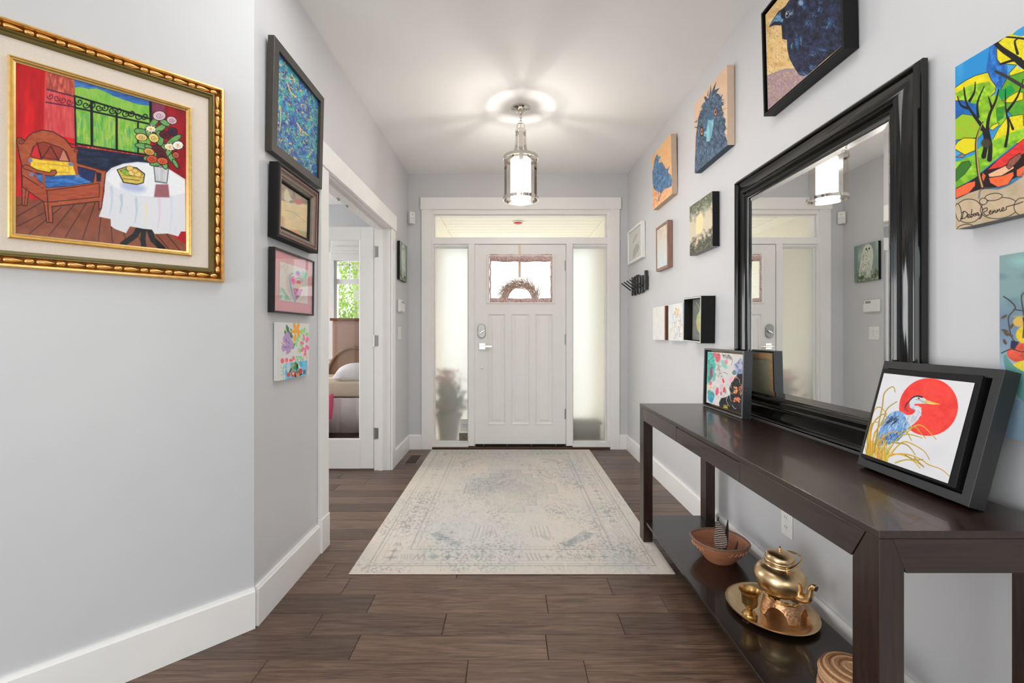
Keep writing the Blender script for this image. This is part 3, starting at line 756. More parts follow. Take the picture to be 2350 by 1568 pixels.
b = MB(); b.lathe([(.1165, zr(2.095)), (.1165, zr(2.388))], n=48, cap=False); b.lathe([(.1135, zr(2.095)), (.1135, zr(2.388))], n=48, cap=False); b.build('glass_cylinder', clear_glass('lantern_glass', (254, 252, 250), 1.12), pd, 35)
# frosted inner shade lit from within
m = bpy.data.materials.new('lit_opal_shade'); m.use_nodes = True; nt = m.node_tree; bs = nt.nodes['Principled BSDF']
bs.inputs['Base Color'].default_value = lc((255, 246, 236)); bs.inputs['Roughness'].default_value = .5
tcn = nt.nodes.new('ShaderNodeTexCoord'); sx = nt.nodes.new('ShaderNodeSeparateXYZ'); rp = nt.nodes.new('ShaderNodeValToRGB')
nt.links.new(tcn.outputs['Generated'], sx.inputs[0]); nt.links.new(sx.outputs['Z'], rp.inputs[0]); nt.links.new(rp.outputs[0], bs.inputs['Emission Color'])
for p_, c_ in ((0.0, (1.0, .86, .68, 1)), (.45, (1.0, .97, .92, 1)), (1.0, (1.0, .80, .62, 1))):
    e = rp.color_ramp.elements.new(p_) if p_ not in (0.0, 1.0) else rp.color_ramp.elements[0 if p_ == 0 else -1]
    e.color = c_
bs.inputs['Emission Strength'].default_value = 1.1
trn = nt.nodes.new('ShaderNodeBsdfTransparent'); mixs = nt.nodes.new('ShaderNodeMixShader'); mixs.inputs[0].default_value = .62
outp = nt.nodes['Material Output']; nt.links.new(trn.outputs[0], mixs.inputs[1]); nt.links.new(bs.outputs[0], mixs.inputs[2]); nt.links.new(mixs.outputs[0], outp.inputs[0])
M_opal = m
b = MB(); b.lathe([(.071, zr(2.098)), (.071, zr(2.372)), (.068, zr(2.372)), (.068, zr(2.10)), (.0, zr(2.10))], n=40, cap=False); b.lathe([(.071, zr(2.098)), (.0, zr(2.097))], n=40, cap=False); b.lathe([(.071, zr(2.372)), (.028, zr(2.374))], n=40, cap=False); b.lathe([(.068, zr(2.366)), (.028, zr(2.368))], n=40, cap=False); b.lathe([(.068, zr(2.360)), (.028, zr(2.362))], n=40, cap=False); b.build('inner_shade', M_opal, pd, 40)  # stacked top discs added to dim the light going up
b = MB(); b.lathe([(.0, zr(2.40)), (.012, zr(2.40)), (.062, zr(2.380)), (.066, zr(2.375)), (.0, zr(2.374))], n=28, cap=False); b.build('shade_holder', M_chrome, pd, 40)  # holder widened to keep lantern light off the ceiling
b = MB(); b.lathe([(.022, zr(2.13)), (.030, zr(2.20)), (.022, zr(2.26)), (.014, zr(2.28))], n=16); b.build('bulb', mat('bulb_glow', (255, 236, 208), .5, emit=6.0), pd, 50)
ld = bpy.data.lights.new('lantern_light', 'POINT'); ld.energy = 76; ld.color = (1.0, .985, .975); ld.shadow_soft_size = .045
lo_ = bpy.data.objects.new('lantern_light', ld); COL.objects.link(lo_); lo_.location = (PXx, PYy, 2.155)
ld2 = bpy.data.lights.new('lantern_uplight', 'POINT'); ld2.energy = 0.28; ld2.color = (1.0, .88, .76); ld2.shadow_soft_size = .04  # extra point light added for the glow ring on the ceiling
lo2 = bpy.data.objects.new('lantern_uplight', ld2); COL.objects.link(lo2); lo2.location = (PXx, PYy, 2.41)

# ------------------------------------------------------------------ pictures
RA, LA, AA = R(-90), R(90), R(45)       # rotation of the right, left and angled walls: local x = viewer's right, y = into the wall
def onR(y, z, tilt=0): return dict(loc=(XR, y, z), rot=RA, tilt=tilt)
def onL(y, z, tilt=0): return dict(loc=(XL, y, z), rot=LA, tilt=tilt)
def slab(parent, wd, h, d, m, name='canvas', bev=.0015, z0=0.0, y0=-.002):
    return MB().box(-wd / 2, wd / 2, -d, y0, z0, z0 + h, bev).build(name, m, parent)
def face(art, parent, wd, h, d, m=None, z0=0.0, x0=0.0, name='painting'):
    return art.mesh(name, parent, x0 - wd / 2, x0 + wd / 2, z0, z0 + h, -d - .0007, m or M_paint)

# ---- gold-framed still life of a chair and a table, on the angled wall
tc_ = .428; zc_ = 1.341; FW, FH = .643, .718
org = Vector((XL, 1.785, 0)) + Vector((-k, -k, 0)) * tc_
gp = thing('framed_painting', 'large gold-framed painting of a red room with armchair, table and flower vase', 'painting', (org.x, org.y, zc_), AA)
M_gold = metal('antique_gold', (232, 186, 116), .36, 60, .16, .1)
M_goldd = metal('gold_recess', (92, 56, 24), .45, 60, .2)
M_olive = mat('olive_band', (104, 90, 38), .32, .3, .1, coat=.2)
M_linen = mat('linen_mat', (226, 212, 198), .85, var=.04, scale=300, bump=.25, bscale=500)
M_fillet = metal('pale_gold_fillet', (236, 202, 134), .4, 60, .08)
b = MB(); b.sweep(FW, FH, [(0, .002), (0, .022), (.004, .030), (.009, .031), (.012, .026), (.013, .020), (.031, .020), (.033, .026), (.034, .002)]); fr_ = b.build('frame', M_gold, gp, 35)
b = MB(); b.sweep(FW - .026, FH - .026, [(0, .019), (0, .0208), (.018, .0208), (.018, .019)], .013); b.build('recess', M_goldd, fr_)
b = MB(); b.sweep(FW - .066, FH - .066, [(0, .002), (0, .026), (.003, .027), (.007, .021), (.013, .021), (.016, .016), (.016, .002)], .033); b.build('inner_band', M_olive, gp, 35)
mw, mh = FW - .098, FH - .098
b = MB(); b.box(-mw / 2, mw / 2, -.012, -.004, .049, .049 + mh); b.build('linen_mat', M_linen, gp)
ax0, ax1, az0, az1 = .428 - .633, .428 - .224, 1.443 - zc_, 1.940 - zc_
aw, ah = ax1 - ax0, az1 - az0
b = MB(); b.sweep(aw + .034, ah + .034, [(0, .010), (0, .020), (.004, .022), (.007, .019), (.009, .021), (.012, .018), (.016, .016), (.018, .012), (.018, .010)], az0 - .017, (ax0 + ax1) / 2); b.build('fillet', M_fillet, gp, 35)
# carved bead-and-reel pieces along the frame
def bead_mesh(L, kind):
    b = MB(); W_ = .0075
    pr = {0: [(.0, .35), (.08, .9), (.25, 1), (.5, .95), (.8, .55), (1, .15)], 1: [(.0, .3), (.1, .8), (.3, 1), (.7, 1), (.9, .8), (1, .3)]}[kind]
    b.rings([[(t_ * L, -.0205 - .0075 * q * max(0, math.sin(a)), W_ * q * math.cos(a)) for a in [PI * i / 6 for i in range(7)]] for t_, q in pr])
    me = b.build('carved_bead', M_gold, None, 50); d = me.data; COL.objects.unlink(me); bpy.data.objects.remove(me); return d
BL = [bead_mesh(.040, 0), bead_mesh(.022, 1)]
def beads(p0, p1, rotz):
    n_ = max(1, int((Vector(p1) - Vector(p0)).length / .066)); st = (Vector(p1) - Vector(p0)) / n_; dr = st.normalized(); sc = st.length / .066
    for i in range(n_):
        for off, kd in ((.001, 0), (.043, 1)):
            o = bpy.data.objects.new('carved_bead', BL[kd]); COL.objects.link(o); o.parent = fr_
            o.location = Vector(p0) + st * i + dr * off * sc; o.rotation_euler = (0, rotz, 0); o.scale = (sc, 1, 1)
iv = .022
beads((-FW / 2 + iv, 0, FH - iv), (FW / 2 - iv, 0, FH - iv), 0)
beads((-FW / 2 + iv, 0, iv), (FW / 2 - iv, 0, iv), 0)
beads((FW / 2 - iv, 0, FH - iv - .01), (FW / 2 - iv, 0, iv + .01), R(90))
beads((-FW / 2 + iv, 0, FH - iv - .01), (-FW / 2 + iv, 0, iv + .01), R(90))

BK = (24, 24, 28)
A = Art(330, 400, ((153, 330), (1010, 583), (1015, 1295), (168, 1200)), (206, 28, 36), 3)
A.put(A.all(), np.full(A.nx * A.nz, .8), (204, 26, 34), .14, (26, 150))
A.poly([(300, 340), (447, 400), (455, 720), (296, 690)], (222, 92, 92), .0, (10, 60), (205, 60, 66))
A.poly([(303, 350), (447, 400), (447, 500), (306, 470)], (176, 72, 64), .2, (8, 30), (196, 96, 80))
A.poly([(836, 520), (1010, 570), (1012, 960), (836, 860)], (150, 22, 34), .16, (16, 80))
A.poly([(838, 528), (905, 552), (905, 600), (838, 580)], (128, 58, 84), .12)
A.poly([(447, 405), (838, 525), (830, 800), (462, 745)], (112, 182, 70), 0, (22, 60), (150, 196, 84))
A.poly([(447, 405), (836, 525), (828, 552), (770, 545), (700, 522), (640, 500), (600, 478), (560, 462), (520, 465), (480, 455), (449, 456)], (36, 84, 160), 0, (60, 10), (86, 138, 196))
A.poly([(455, 565), (830, 650), (828, 800), (462, 745)], (96, 176, 66), 0, (14, 60), (168, 200, 84))
A.fur([(460, 570), (825, 650), (820, 790), (465, 735)], 120, 60, 88, 10, [(178, 204, 96), (70, 160, 90), (90, 168, 130), (196, 206, 90), (104, 190, 74)], 9, .1, .55)
A.poly([(465, 760), (830, 815), (845, 850), (600, 900), (470, 845)], (28, 36, 58), .1, (50, 14), (38, 50, 76))
for a_, b2, w_ in (((535, 530), (540, 750), 14), ((662, 590), (665, 775), 12), ((770, 640), (772, 790), 9), ((450, 500), (460, 755), 9), ((832, 530), (836, 680), 14), ((462, 745), (815, 805), 9), ((448, 500), (825, 618), 9), ((452, 560), (822, 645), 9)):
    A.line([a_, b2], w_, BK)
for a_, b2 in (((310, 466), (447, 503)), ((306, 532), (445, 556)), ((305, 710), (450, 750))): A.line([a_, b2], 7, (84, 36, 66))
def swirl(cx, cy, r, col, ww=4.5, s=1):
    A.line([(cx + s * r * (1 - t_ * .75) * math.cos(t_ * 7.2), cy + r * (1 - t_ * .75) * math.sin(t_ * 7.2)) for t_ in np.linspace(0, 1, 14)], ww, col)
for i in range(4): swirl(328 + 32 * i, 502 + 10 * i, 17, (70, 26, 50), 4, 1 if i % 2 else -1)
for i in range(11):
    cx = 474 + i * 33; cy = 534 + (cx - 474) * .225; swirl(cx, cy + (6 if i % 2 else -2), 19, BK, 6, 1 if i % 2 else -1)
# floor boards
A.poly([(160, 1012), (300, 1035), (600, 1045), (900, 1180), (1015, 1262), (1016, 1300), (165, 1205)], (128, 70, 54), 0, (50, 40), (150, 84, 58))
for q in (((170, 1060), (220, 1040)), ((170, 1115), (305, 1035)), ((172, 1165), (310, 1095)), ((230, 1205), (390, 1070)), ((330, 1212), (460, 1050)), ((412, 1222), (520, 1040)), ((498, 1232), (560, 1045)), ((578, 1240), (590, 1120)), ((648, 1250), (640, 1140)), ((716, 1240), (705, 1200)), ((800, 1265), (760, 1180)), ((930, 1282), (860, 1200)), ((985, 1288), (915, 1205))): A.line(q, 4, (66, 32, 30))
# table cloth and table
A.line([(788, 1170), (760, 1215), (700, 1258)], 30, (20, 22, 22)); A.line([(806, 1175), (800, 1230), (806, 1275)], 26, (20, 22, 22)); A.line([(828, 1175), (850, 1235), (900, 1282)], 28, (20, 22, 22))
CL = [(604, 905), (640, 870), (700, 848), (770, 840), (850, 848), (930, 878), (1010, 930), (1014, 1195), (990, 1195), (985, 1222), (925, 1205), (860, 1207), (845, 1185), (800, 1180), (762, 1172), (735, 1168), (716, 1202), (660, 1180), (640, 1165), (638, 1130), (579, 1118), (592, 1080), (606, 990)]
A.poly(CL, (230, 231, 236), .02, (30, 60), (222, 222, 230))
A.poly([(612, 925), (640, 885), (700, 855), (770, 847), (850, 855), (930, 885), (1008, 940), (1010, 1000), (900, 1022), (760, 1010), (660, 970)], (238, 239, 242), .01)
for x, y0_, y1_, cc in ((640, 970, 1110, (190, 208, 224)), (690, 1010, 1100, (176, 196, 214)), (765, 1030, 1150, (186, 200, 216)), (815, 1060, 1165, (236, 226, 178)), (880, 1030, 1180, (226, 204, 214)), (940, 1020, 1190, (212, 218, 232)), (615, 960, 1090, (232, 222, 226))): A.line([(x, y0_), (x + 4, (y0_ + y1_) / 2), (x - 6, y1_)], 16, cc, 5, alpha=.7)
A.ell(748, 968, 62, 24, (168, 182, 220), 12, blur=26, alpha=.8)
A.poly([(990, 1196), (1016, 1198), (1016, 1262), (976, 1222)], (176, 22, 40))
# bowl of fruit
A.poly([(668, 880), (715, 864), (765, 870), (806, 902), (800, 946), (768, 955), (700, 944)], (216, 190, 86), .08, ol=(28, 30, 40), ow=5)
A.poly([(680, 884), (718, 870), (762, 876), (798, 906), (735, 912), (700, 902)], (60, 70, 54))
for x, y_, r_, cc in ((705, 890, 14, (130, 190, 70)), (722, 898, 13, (140, 200, 80)), (732, 874, 16, (240, 200, 110)), (742, 896, 16, (244, 208, 120)), (772, 902, 17, (240, 200, 110)), (758, 886, 13, (236, 196, 104))): A.ell(x, y_, r_ * 1.15, r_ * .85, cc, 15, ol=(120, 90, 40), ow=2)
A.line([(700, 925), (780, 936)], 4, (110, 100, 50)); A.line([(690, 908), (800, 920)], 3, (150, 130, 60))
# chair
CH = (164, 76, 48); OU = (66, 30, 30)
A.poly([(163, 735), (166, 716), (184, 714), (204, 730), (214, 712), (240, 690), (290, 675), (345, 684), (405, 722), (440, 765), (462, 765), (476, 780), (466, 800), (468, 845), (600, 884), (614, 880), (610, 900), (600, 1000), (592, 1075), (579, 1085), (578, 1040), (345, 1065), (350, 1146), (320, 1146), (303, 1042), (228, 985), (218, 1060), (195, 1060), (188, 850), (174, 790)], CH, 0, (30, 12), (184, 96, 64), ol=OU, ow=5)
A.poly([(232, 808), (244, 762), (270, 742), (300, 736), (345, 752), (385, 766), (412, 786), (430, 836)], (150, 60, 44), .08, ol=OU, ow=4)
A.poly([(232, 808), (250, 762), (264, 742), (286, 826)], (214, 40, 46), ol=OU, ow=3); A.poly([(374, 832), (398, 772), (427, 836)], (206, 130, 108), ol=OU, ow=3)
A.line([(264, 740), (290, 822), (334, 756), (375, 832)], 5, OU)
A.poly([(470, 862), (560, 886), (548, 945), (480, 920)], (34, 48, 92), .1, ol=OU, ow=4); A.poly([(562, 890), (590, 898), (586, 940), (566, 940)], (34, 36, 50))
A.poly([(238, 896), (300, 902), (460, 900), (548, 944), (420, 962), (318, 970)], (40, 92, 164), .08, (40, 10), (70, 128, 196), ol=(30, 40, 80), ow=3)
A.poly([(230, 818), (290, 828), (440, 842), (462, 905), (330, 908), (240, 888)], (240, 196, 44), .05, col2=(248, 212, 80))
A.line([(270, 842), (425, 862), (428, 892), (345, 890)], 3, (206, 130, 60))
for x, y_ in ((232, 830), (434, 850), (240, 902), (470, 912)): A.ell(x, y_, 12, 10, (120, 130, 170), blur=3)
A.poly([(192, 855), (215, 852), (270, 880), (330, 892), (340, 880), (360, 880), (366, 895), (350, 910), (320, 908), (260, 892), (200, 872)], (170, 84, 52), ol=OU, ow=4)
A.poly([(192, 905), (318, 985), (580, 948), (580, 1018), (340, 1042), (300, 1040), (194, 965)], (184, 88, 60), 0, (50, 8), (158, 70, 46), ol=OU, ow=4)
A.line([(246, 880), (285, 965)], 10, CH); A.line([(300, 895), (304, 980)], 14, CH); A.line([(318, 985), (330, 1140)], 5, OU)
A.line([(214, 968), (206, 1056)], 4, OU); swirl(184, 732, 16, OU, 4); swirl(460, 778, 13, OU, 4)
# vase and flowers
A.poly([(862, 955), (925, 955), (932, 1022), (854, 1020)], (166, 108, 116), .08, col2=(150, 92, 100), blur=4)
A.poly([(852, 862), (926, 872), (918, 950), (860, 942)], (206, 206, 210), .06, (8, 40), ol=(60, 66, 74), ow=4)
A.line([(858, 938), (918, 948)], 6, (120, 140, 140))
for q in ((790, 690, 40, 18, 20), (800, 760, 45, 15, 10), (830, 700, 40, 14, 60), (850, 640, 36, 16, -50), (880, 670, 36, 16, -30), (905, 640, 30, 14, 30), (950, 730, 46, 16, -35), (900, 760, 40, 14, 30), (840, 780, 44, 16, 40), (905, 850, 30, 14, 70), (940, 820, 34, 14, 60), (860, 850, 30, 12, 0), (930, 780, 40, 14, -60), (825, 820, 26, 14, -10), (960, 850, 26, 10, 60), (880, 720, 40, 20, 80), (870, 800, 40, 20, 70)):
    A.ell(q[0], q[1], q[2], q[3], (92, 150, 84), q[4], col2=(128, 178, 104), ol=(28, 46, 32), ow=4)
for x, y_, rx, ry, cc, an in ((877, 604, 33, 25, (222, 188, 200), 0), (940, 628, 27, 20, (224, 178, 190), 20), (835, 672, 26, 16, (244, 232, 190), 10), (788, 714, 30, 19, (236, 206, 120), 10), (850, 718, 28, 22, (240, 212, 124), 30), (905, 702, 28, 18, (92, 34, 44), 15), (945, 686, 24, 20, (70, 40, 62), 20), (868, 775, 28, 20, (98, 36, 44), 15), (828, 788, 28, 18, (224, 160, 80), 20), (890, 806, 26, 18, (92, 34, 40), 10), (842, 826, 28, 20, (212, 84, 54), 5), (895, 836, 28, 18, (222, 100, 60), 10), (962, 806, 18, 16, (214, 100, 80), 30), (932, 764, 30, 18, (240, 226, 178), 10), (972, 756, 27, 22, (240, 240, 236), 0)):
    A.ell(x, y_, rx, ry, cc, an, ol=(34, 24, 26), ow=3.5)
    A.line([(x + rx * .6 * (1 - t_ * .8) * math.cos(t_ * 9), y_ + ry * .6 * (1 - t_ * .8) * math.sin(t_ * 9)) for t_ in np.linspace(0, 1, 14)], 2.5, tuple(int(v_ * .45) for v_ in cc))
for cx, cy in ((972, 756), (932, 764), (835, 672)):
    for i in range(9): A.line([(cx, cy), (cx + 26 * math.cos(i * .7), cy + 20 * math.sin(i * .7))], 5, (246, 240, 222), 3)
    A.ell(cx, cy, 7, 6, (226, 180, 80))
A.fur([(160, 340), (1005, 590), (1010, 1280), (175, 1190)], 200, 30, 80, 40, [(255, 255, 255), (40, 20, 20)], 5, .3, .05)
A.mesh('painting', gp, ax0, ax1, az0, az1, -.0135, attr_mat('oil_paint', .4, .35, .15))

# ---- blue drip painting, top of the column on the left wall
def profile_frame(parent, wd, h, prof, m, name='frame', z0=0.0, sm=35):
    b = MB(); b.sweep(wd, h, prof, z0); return b.build(name, m, parent, sm)
M_bronze = mat('brushed_black_frame', (68, 64, 60), .42, .3, .12, 90, .1)
M_edge = mat('black_frame_edge', (10, 10, 10), .55, spec=.3)
p = thing('framed_painting', 'square blue and yellow drip painting in a dark frame, topmost on the left wall', 'painting', tilt=R(1.4), **{k_: v_ for k_, v_ in onL(2.112, 1.900).items() if k_ != 'tilt'})
W_, H_ = .500, .474
profile_frame(p, W_, H_, [(0, .002), (0, .028), (.002, .030), (.040, .030), (.040, .004), (.03, .002)], M_bronze)
slab(p, W_ - .07, H_ - .07, .016, M_edge, 'backing', 0, .035)
A = Art(140, 230, ((270, 215), (617, 620), (600, 1240), (255, 970)), (56, 140, 160), 11)
A.wash((40, 84, 170), .9, (34, 50), .42); A.wash((70, 60, 140), .6, (26, 40), .6); A.wash((70, 190, 180), .8, (30, 46), .6)
FR = [(255, 215), (617, 600), (610, 1240), (250, 980)]
A.fur(FR, 430, 34, 60, 70, [(36, 60, 130), (28, 34, 70), (60, 160, 180), (90, 196, 190), (80, 100, 190), (24, 26, 44), (120, 170, 200)], 6, 1.2, .85)
A.fur(FR, 150, 34, 60, 60, [(250, 200, 70), (244, 214, 110), (236, 178, 60)], 4.5, 1.6)
A.fur(FR, 520, 15, 60, 80, [(36, 60, 130), (24, 30, 60), (70, 170, 186), (100, 204, 196), (90, 106, 196), (20, 24, 44), (140, 186, 210), (64, 70, 150)], 5, 1.0, .9)
A.fur(FR, 130, 12, 60, 80, [(250, 204, 80), (240, 180, 66), (250, 226, 150)], 5, .8)
A.fur(FR, 40, 16, 60, 80, [(70, 196, 90), (110, 40, 60), (250, 190, 60), (20, 22, 34)], 11, .6)
for q in (((360, 470), (385, 540), (430, 590)), ((440, 790), (480, 850), (530, 890)), ((300, 660), (310, 760), (300, 850)), ((395, 410), (420, 450), (380, 440))): A.line(q, 6, (246, 206, 90), sm=True)
A.mesh('painting', p, -.212, .212, .038, H_ - .038, -.0168, attr_mat('oil_paint', .4, .35, .15))

# ---- small still life in a wide stepped brown frame
p = thing('framed_painting', 'small muted still life in a deep stepped mahogany frame, below the blue drip painting', 'painting', tilt=R(1.2), **{k_: v_ for k_, v_ in onL(2.082, 1.552).items() if k_ != 'tilt'})
W_, H_ = .400, .312
M_mah = mat('mahogany_frame', (92, 46, 40), .3, .0, .14, 40, coat=.35); M_step = mat('pewter_step', (150, 134, 122), .3, .55, .08)
profile_frame(p, W_, H_, [(0, .002), (0, .040), (.003, .044), (.010, .044), (.012, .038)], M_edge, 'outer_edge')
profile_frame(p, W_ - .022, H_ - .022, [(0, .002), (0, .040), (.004, .043), (.010, .042), (.016, .038), (.018, .034)], M_mah, 'frame', .011)
profile_frame(p, W_ - .056, H_ - .056, [(0, .002), (0, .036), (.004, .039), (.009, .034), (.012, .034), (.016, .027), (.018, .026), (.024, .018), (.024, .002)], M_step, 'stepped_liner', .028)
profile_frame(p, W_ - .104, H_ - .104, [(0, .002), (0, .022), (.006, .022), (.012, .012), (.012, .002)], M_edge, 'slip', .052)
A = Art(90, 110, ((275, 415), (668, 685), (660, 1275), (260, 1090)), (178, 162, 142), 5)
A.wash((150, 132, 118), .8, (60, 60)); A.poly([(255, 700), (680, 765), (680, 1300), (250, 1100)], (226, 206, 166), .05, (60, 60), (220, 196, 150))
A.poly([(375, 535), (345, 590), (342, 650), (356, 705), (470, 725), (440, 670), (415, 620), (400, 560)], (214, 206, 178), sm=True, blur=6)
A.ell(545, 722, 54, 40, (196, 126, 130), blur=18); A.ell(450, 725, 36, 20, (136, 150, 130), blur=10)
A.line([(260, 745), (668, 800)], 6, (236, 222, 190)); A.line([(360, 850), (480, 880), (650, 1020)], 6, (150, 132, 106), 3)
A.poly([(262, 930), (350, 960), (350, 1120), (262, 1090)], (214, 180, 138), blur=12); A.line([(318, 950), (318, 1100)], 14, (178, 160, 124), alpha=.7)
A.poly([(520, 1140), (668, 1160), (668, 1290), (520, 1230)], (170, 176, 134), blur=20); A.poly([(380, 1130), (520, 1140), (660, 1275), (380, 1150)], (226, 160, 116), blur=16); A.line([(655, 1180), (655, 1280)], 14, (214, 120, 80))
A.mesh('painting', p, -.138, .138, .058, H_ - .058, -.0125, M_paint)

# ---- pastel drawing with pink mat
p = thing('framed_drawing', 'pastel drawing with a pink mat under glass in a thin black frame', 'picture', tilt=R(.7), **{k_: v_ for k_, v_ in onL(2.076, 1.239).items() if k_ != 'tilt'})
W_, H_ = .386, .272
profile_frame(p, W_, H_, [(0, .002), (0, .027), (.001, .028), (.007, .028), (.008, .026), (.008, .002)], mat('thin_black_frame', (34, 32, 30), .3, .3))
slab(p, W_ - .014, H_ - .014, .020, mat('pink_mat_board', (226, 166, 172), .8, var=.03, scale=120), 'mat', 0, .007)
A = Art(90, 110, ((343, 335), (920, 460), (905, 1335), (325, 1275)), (222, 216, 210), 7)
A.poly([(335, 960), (400, 975), (545, 1275), (330, 1260)], (166, 210, 186), .1, (30, 60), (206, 222, 206)); A.line([(370, 970), (460, 1110), (545, 1270)], 20, (146, 200, 172)); A.line([(380, 1000), (430, 1140)], 10, (150, 170, 150))
A.line([(570, 560), (500, 640), (488, 900), (540, 1100), (620, 1280)], 16, (240, 176, 160), sm=True); A.line([(600, 590), (530, 660), (530, 800), (575, 1050), (640, 1290)], 34, (150, 190, 200), sm=True); A.line([(560, 640), (545, 800), (590, 1040)], 10, (130, 140, 190), sm=True)
A.poly([(600, 950), (800, 960), (760, 1130), (650, 1250)], (192, 150, 196), .2, (20, 60), (226, 120, 150))
A.ell(600, 760, 52, 105, (244, 126, 172), blur=12); A.ell(600, 755, 22, 40, (230, 86, 140), blur=12); A.ell(715, 795, 52, 50, (240, 120, 130), blur=14)
A.line([(670, 720), (730, 690), (790, 760)], 26, (140, 190, 190), sm=True); A.line([(650, 680), (740, 640), (800, 700), (800, 780)], 9, (240, 160, 140), sm=True)
A.line([(830, 1000), (800, 1180), (660, 1300)], 18, (242, 190, 166), sm=True); A.line([(770, 960), (730, 1140), (645, 1270)], 10, (120, 150, 200), sm=True)
A.ell(700, 575, 46, 56, (126, 132, 210), blur=16); A.ell(690, 610, 30, 30, (232, 110, 150), blur=14); A.ell(842, 600, 58, 76, (150, 214, 178), blur=24); A.ell(720, 900, 90, 70, (240, 222, 200), blur=30)
A.line([(410, 480), (430, 420), (480, 430), (490, 490)], 10, (226, 180, 120), sm=True); A.line([(440, 490), (450, 600)], 7, (180, 160, 140)); A.line([(370, 430), (372, 520)], 6, (200, 180, 150)); A.line([(640, 470), (760, 420)], 8, (226, 190, 186)); A.line([(860, 470), (920, 420)], 8, (170, 180, 170))
A.fur([(345, 340), (915, 460), (905, 1330), (330, 1270)], 160, 50, 75, 40, [(250, 248, 244), (196, 190, 190), (220, 190, 200)], 4, .3, .4)
A.mesh('drawing', p, -.386 / 2 + .056, .386 / 2 - .058, .055, H_ - .052, -.0208, M_print)
MB().box(-W_ / 2 + .007, W_ / 2 - .007, -.0245, -.023, .007, H_ - .007).build('glass', clear_glass('picture_glass', (255, 255, 255), 1.5), p)

# ---- small unframed canvas of bright flowers
p = thing('canvas_painting', 'small unframed white canvas with bright flowers and a fruit collage, lowest on the left wall', 'painting', tilt=R(.3), **{k_: v_ for k_, v_ in onL(2.079, .949).items() if k_ != 'tilt'})
M_cnv = mat('white_canvas', (232, 230, 226), .75, var=.02)
slab(p, .304, .250, .018, M_cnv)
A = Art(100, 140, ((165, 118), (905, 138), (915, 1320), (180, 1460)), (230, 228, 224), 9)
G = (78, 134, 98)
for P in ([(368, 160), (430, 240), (436, 310), (525, 430), (520, 495), (440, 440), (380, 330), (358, 240)], [(330, 285), (372, 340), (350, 410), (322, 360)], [(460, 240), (500, 290), (500, 420), (470, 330)], [(560, 590), (580, 600), (550, 720), (500, 730)]): A.poly(P, G)
A.poly([(298, 460), (400, 340), (455, 400), (475, 470), (540, 590), (548, 690), (485, 735), (480, 790), (380, 858), (368, 765), (300, 790), (264, 690), (300, 590)], (192, 160, 206), .05, sm=True)
A.line([(360, 500), (385, 570)], 14, (110, 100, 120)); A.line([(420, 560), (440, 610)], 12, (110, 100, 120)); A.line([(330, 680), (390, 700)], 20, (116, 112, 150)); A.line([(410, 660), (460, 690)], 10, (100, 100, 120)); A.line([(300, 580), (350, 630)], 14, (250, 240, 220)); A.ell(278, 595, 18, 22, (250, 170, 120))
for q in ((562, 205, 36, 88, -12), (642, 205, 34, 88, 14), (545, 330, 74, 44, 0), (640, 320, 70, 54, 20), (575, 470, 32, 96, 8), (655, 410, 28, 60, -10)): A.ell(*q[:4], (254, 180, 76), q[4])
for q in ((735, 330, 28, 66, 10), (795, 290, 30, 60, 5), (855, 390, 36, 52, -5), (690, 430, 20, 46, 0), (635, 510, 28, 56, -10), (605, 610, 26, 62, -5), (688, 760, 36, 62, -10), (760, 520, 16, 50, -20), (725, 650, 30, 40, -40)): A.ell(*q[:4], (150, 232, 136), q[4])
for q in ((785, 455, 24, 90, -8), (862, 515, 38, 72, 15), (740, 590, 52, 40, 30), (870, 690, 40, 64, -30), (755, 740, 34, 66, 30), (822, 770, 26, 84, 0)): A.ell(*q[:4], (250, 132, 178), q[4])
A.ell(808, 630, 16, 30, (240, 238, 232)); A.ell(820, 850, 36, 30, (252, 140, 120)); A.line([(795, 870), (775, 960)], 10, (250, 150, 130)); A.line([(845, 870), (870, 960)], 10, (250, 150, 130))
for q in ((290, 1000, 42, 62, 0), (390, 985, 34, 54, 0), (490, 990, 44, 36, 10), (545, 940, 26, 50, -15)): A.ell(*q[:4], (240, 92, 116), q[4], col2=(246, 140, 140))
A.fur([(580, 900), (760, 880), (770, 980), (590, 1000)], 22, 60, 85, 20, [(150, 214, 150), (110, 180, 120)], 16)
A.poly([(360, 1060), (870, 988), (872, 1318), (780, 1342), (362, 1430)], (88, 184, 228), .06, (90, 90), (120, 200, 232)); A.ell(430, 1150, 50, 110, (200, 222, 226), blur=20)
A.line([(560, 1060), (480, 1270)], 44, (196, 170, 80), 30); A.line([(600, 1050), (640, 1300)], 50, (60, 150, 70), 30); A.line([(650, 1050), (760, 1280)], 40, (220, 226, 210), 20); A.line([(640, 1080), (640, 1170)], 34, (22, 30, 26)); A.ell(580, 1160, 34, 44, (60, 160, 80))
A.ell(435, 1320, 42, 46, (238, 84, 60)); A.ell(556, 1300, 58, 72, (206, 78, 70)); A.ell(545, 1290, 26, 40, (236, 200, 190)); A.ell(710, 1240, 50, 66, (206, 70, 66), 20); A.ell(650, 1320, 36, 36, (240, 150, 80)); A.line([(500, 1180), (460, 1260)], 24, (60, 40, 30)); A.line([(600, 1320), (608, 1380)], 26, (24, 20, 20)); A.line([(700, 1330), (750, 1300)], 22, (24, 20, 20))
for x in (800, 830, 860): A.line([(x, 1220), (x - 8, 1300)], 18, [(160, 60, 80), (220, 190, 90), (70, 50, 60)][(x // 30) % 3])
for q in (((330, 1100), (310, 1250), (320, 1420)), ((310, 1180), (260, 1140)), ((320, 1240), (260, 1240)), ((320, 1300), (260, 1330)), ((330, 1160), (370, 1110)), ((330, 1260), (360, 1330))): A.line(q, 18, (126, 216, 192), 10)
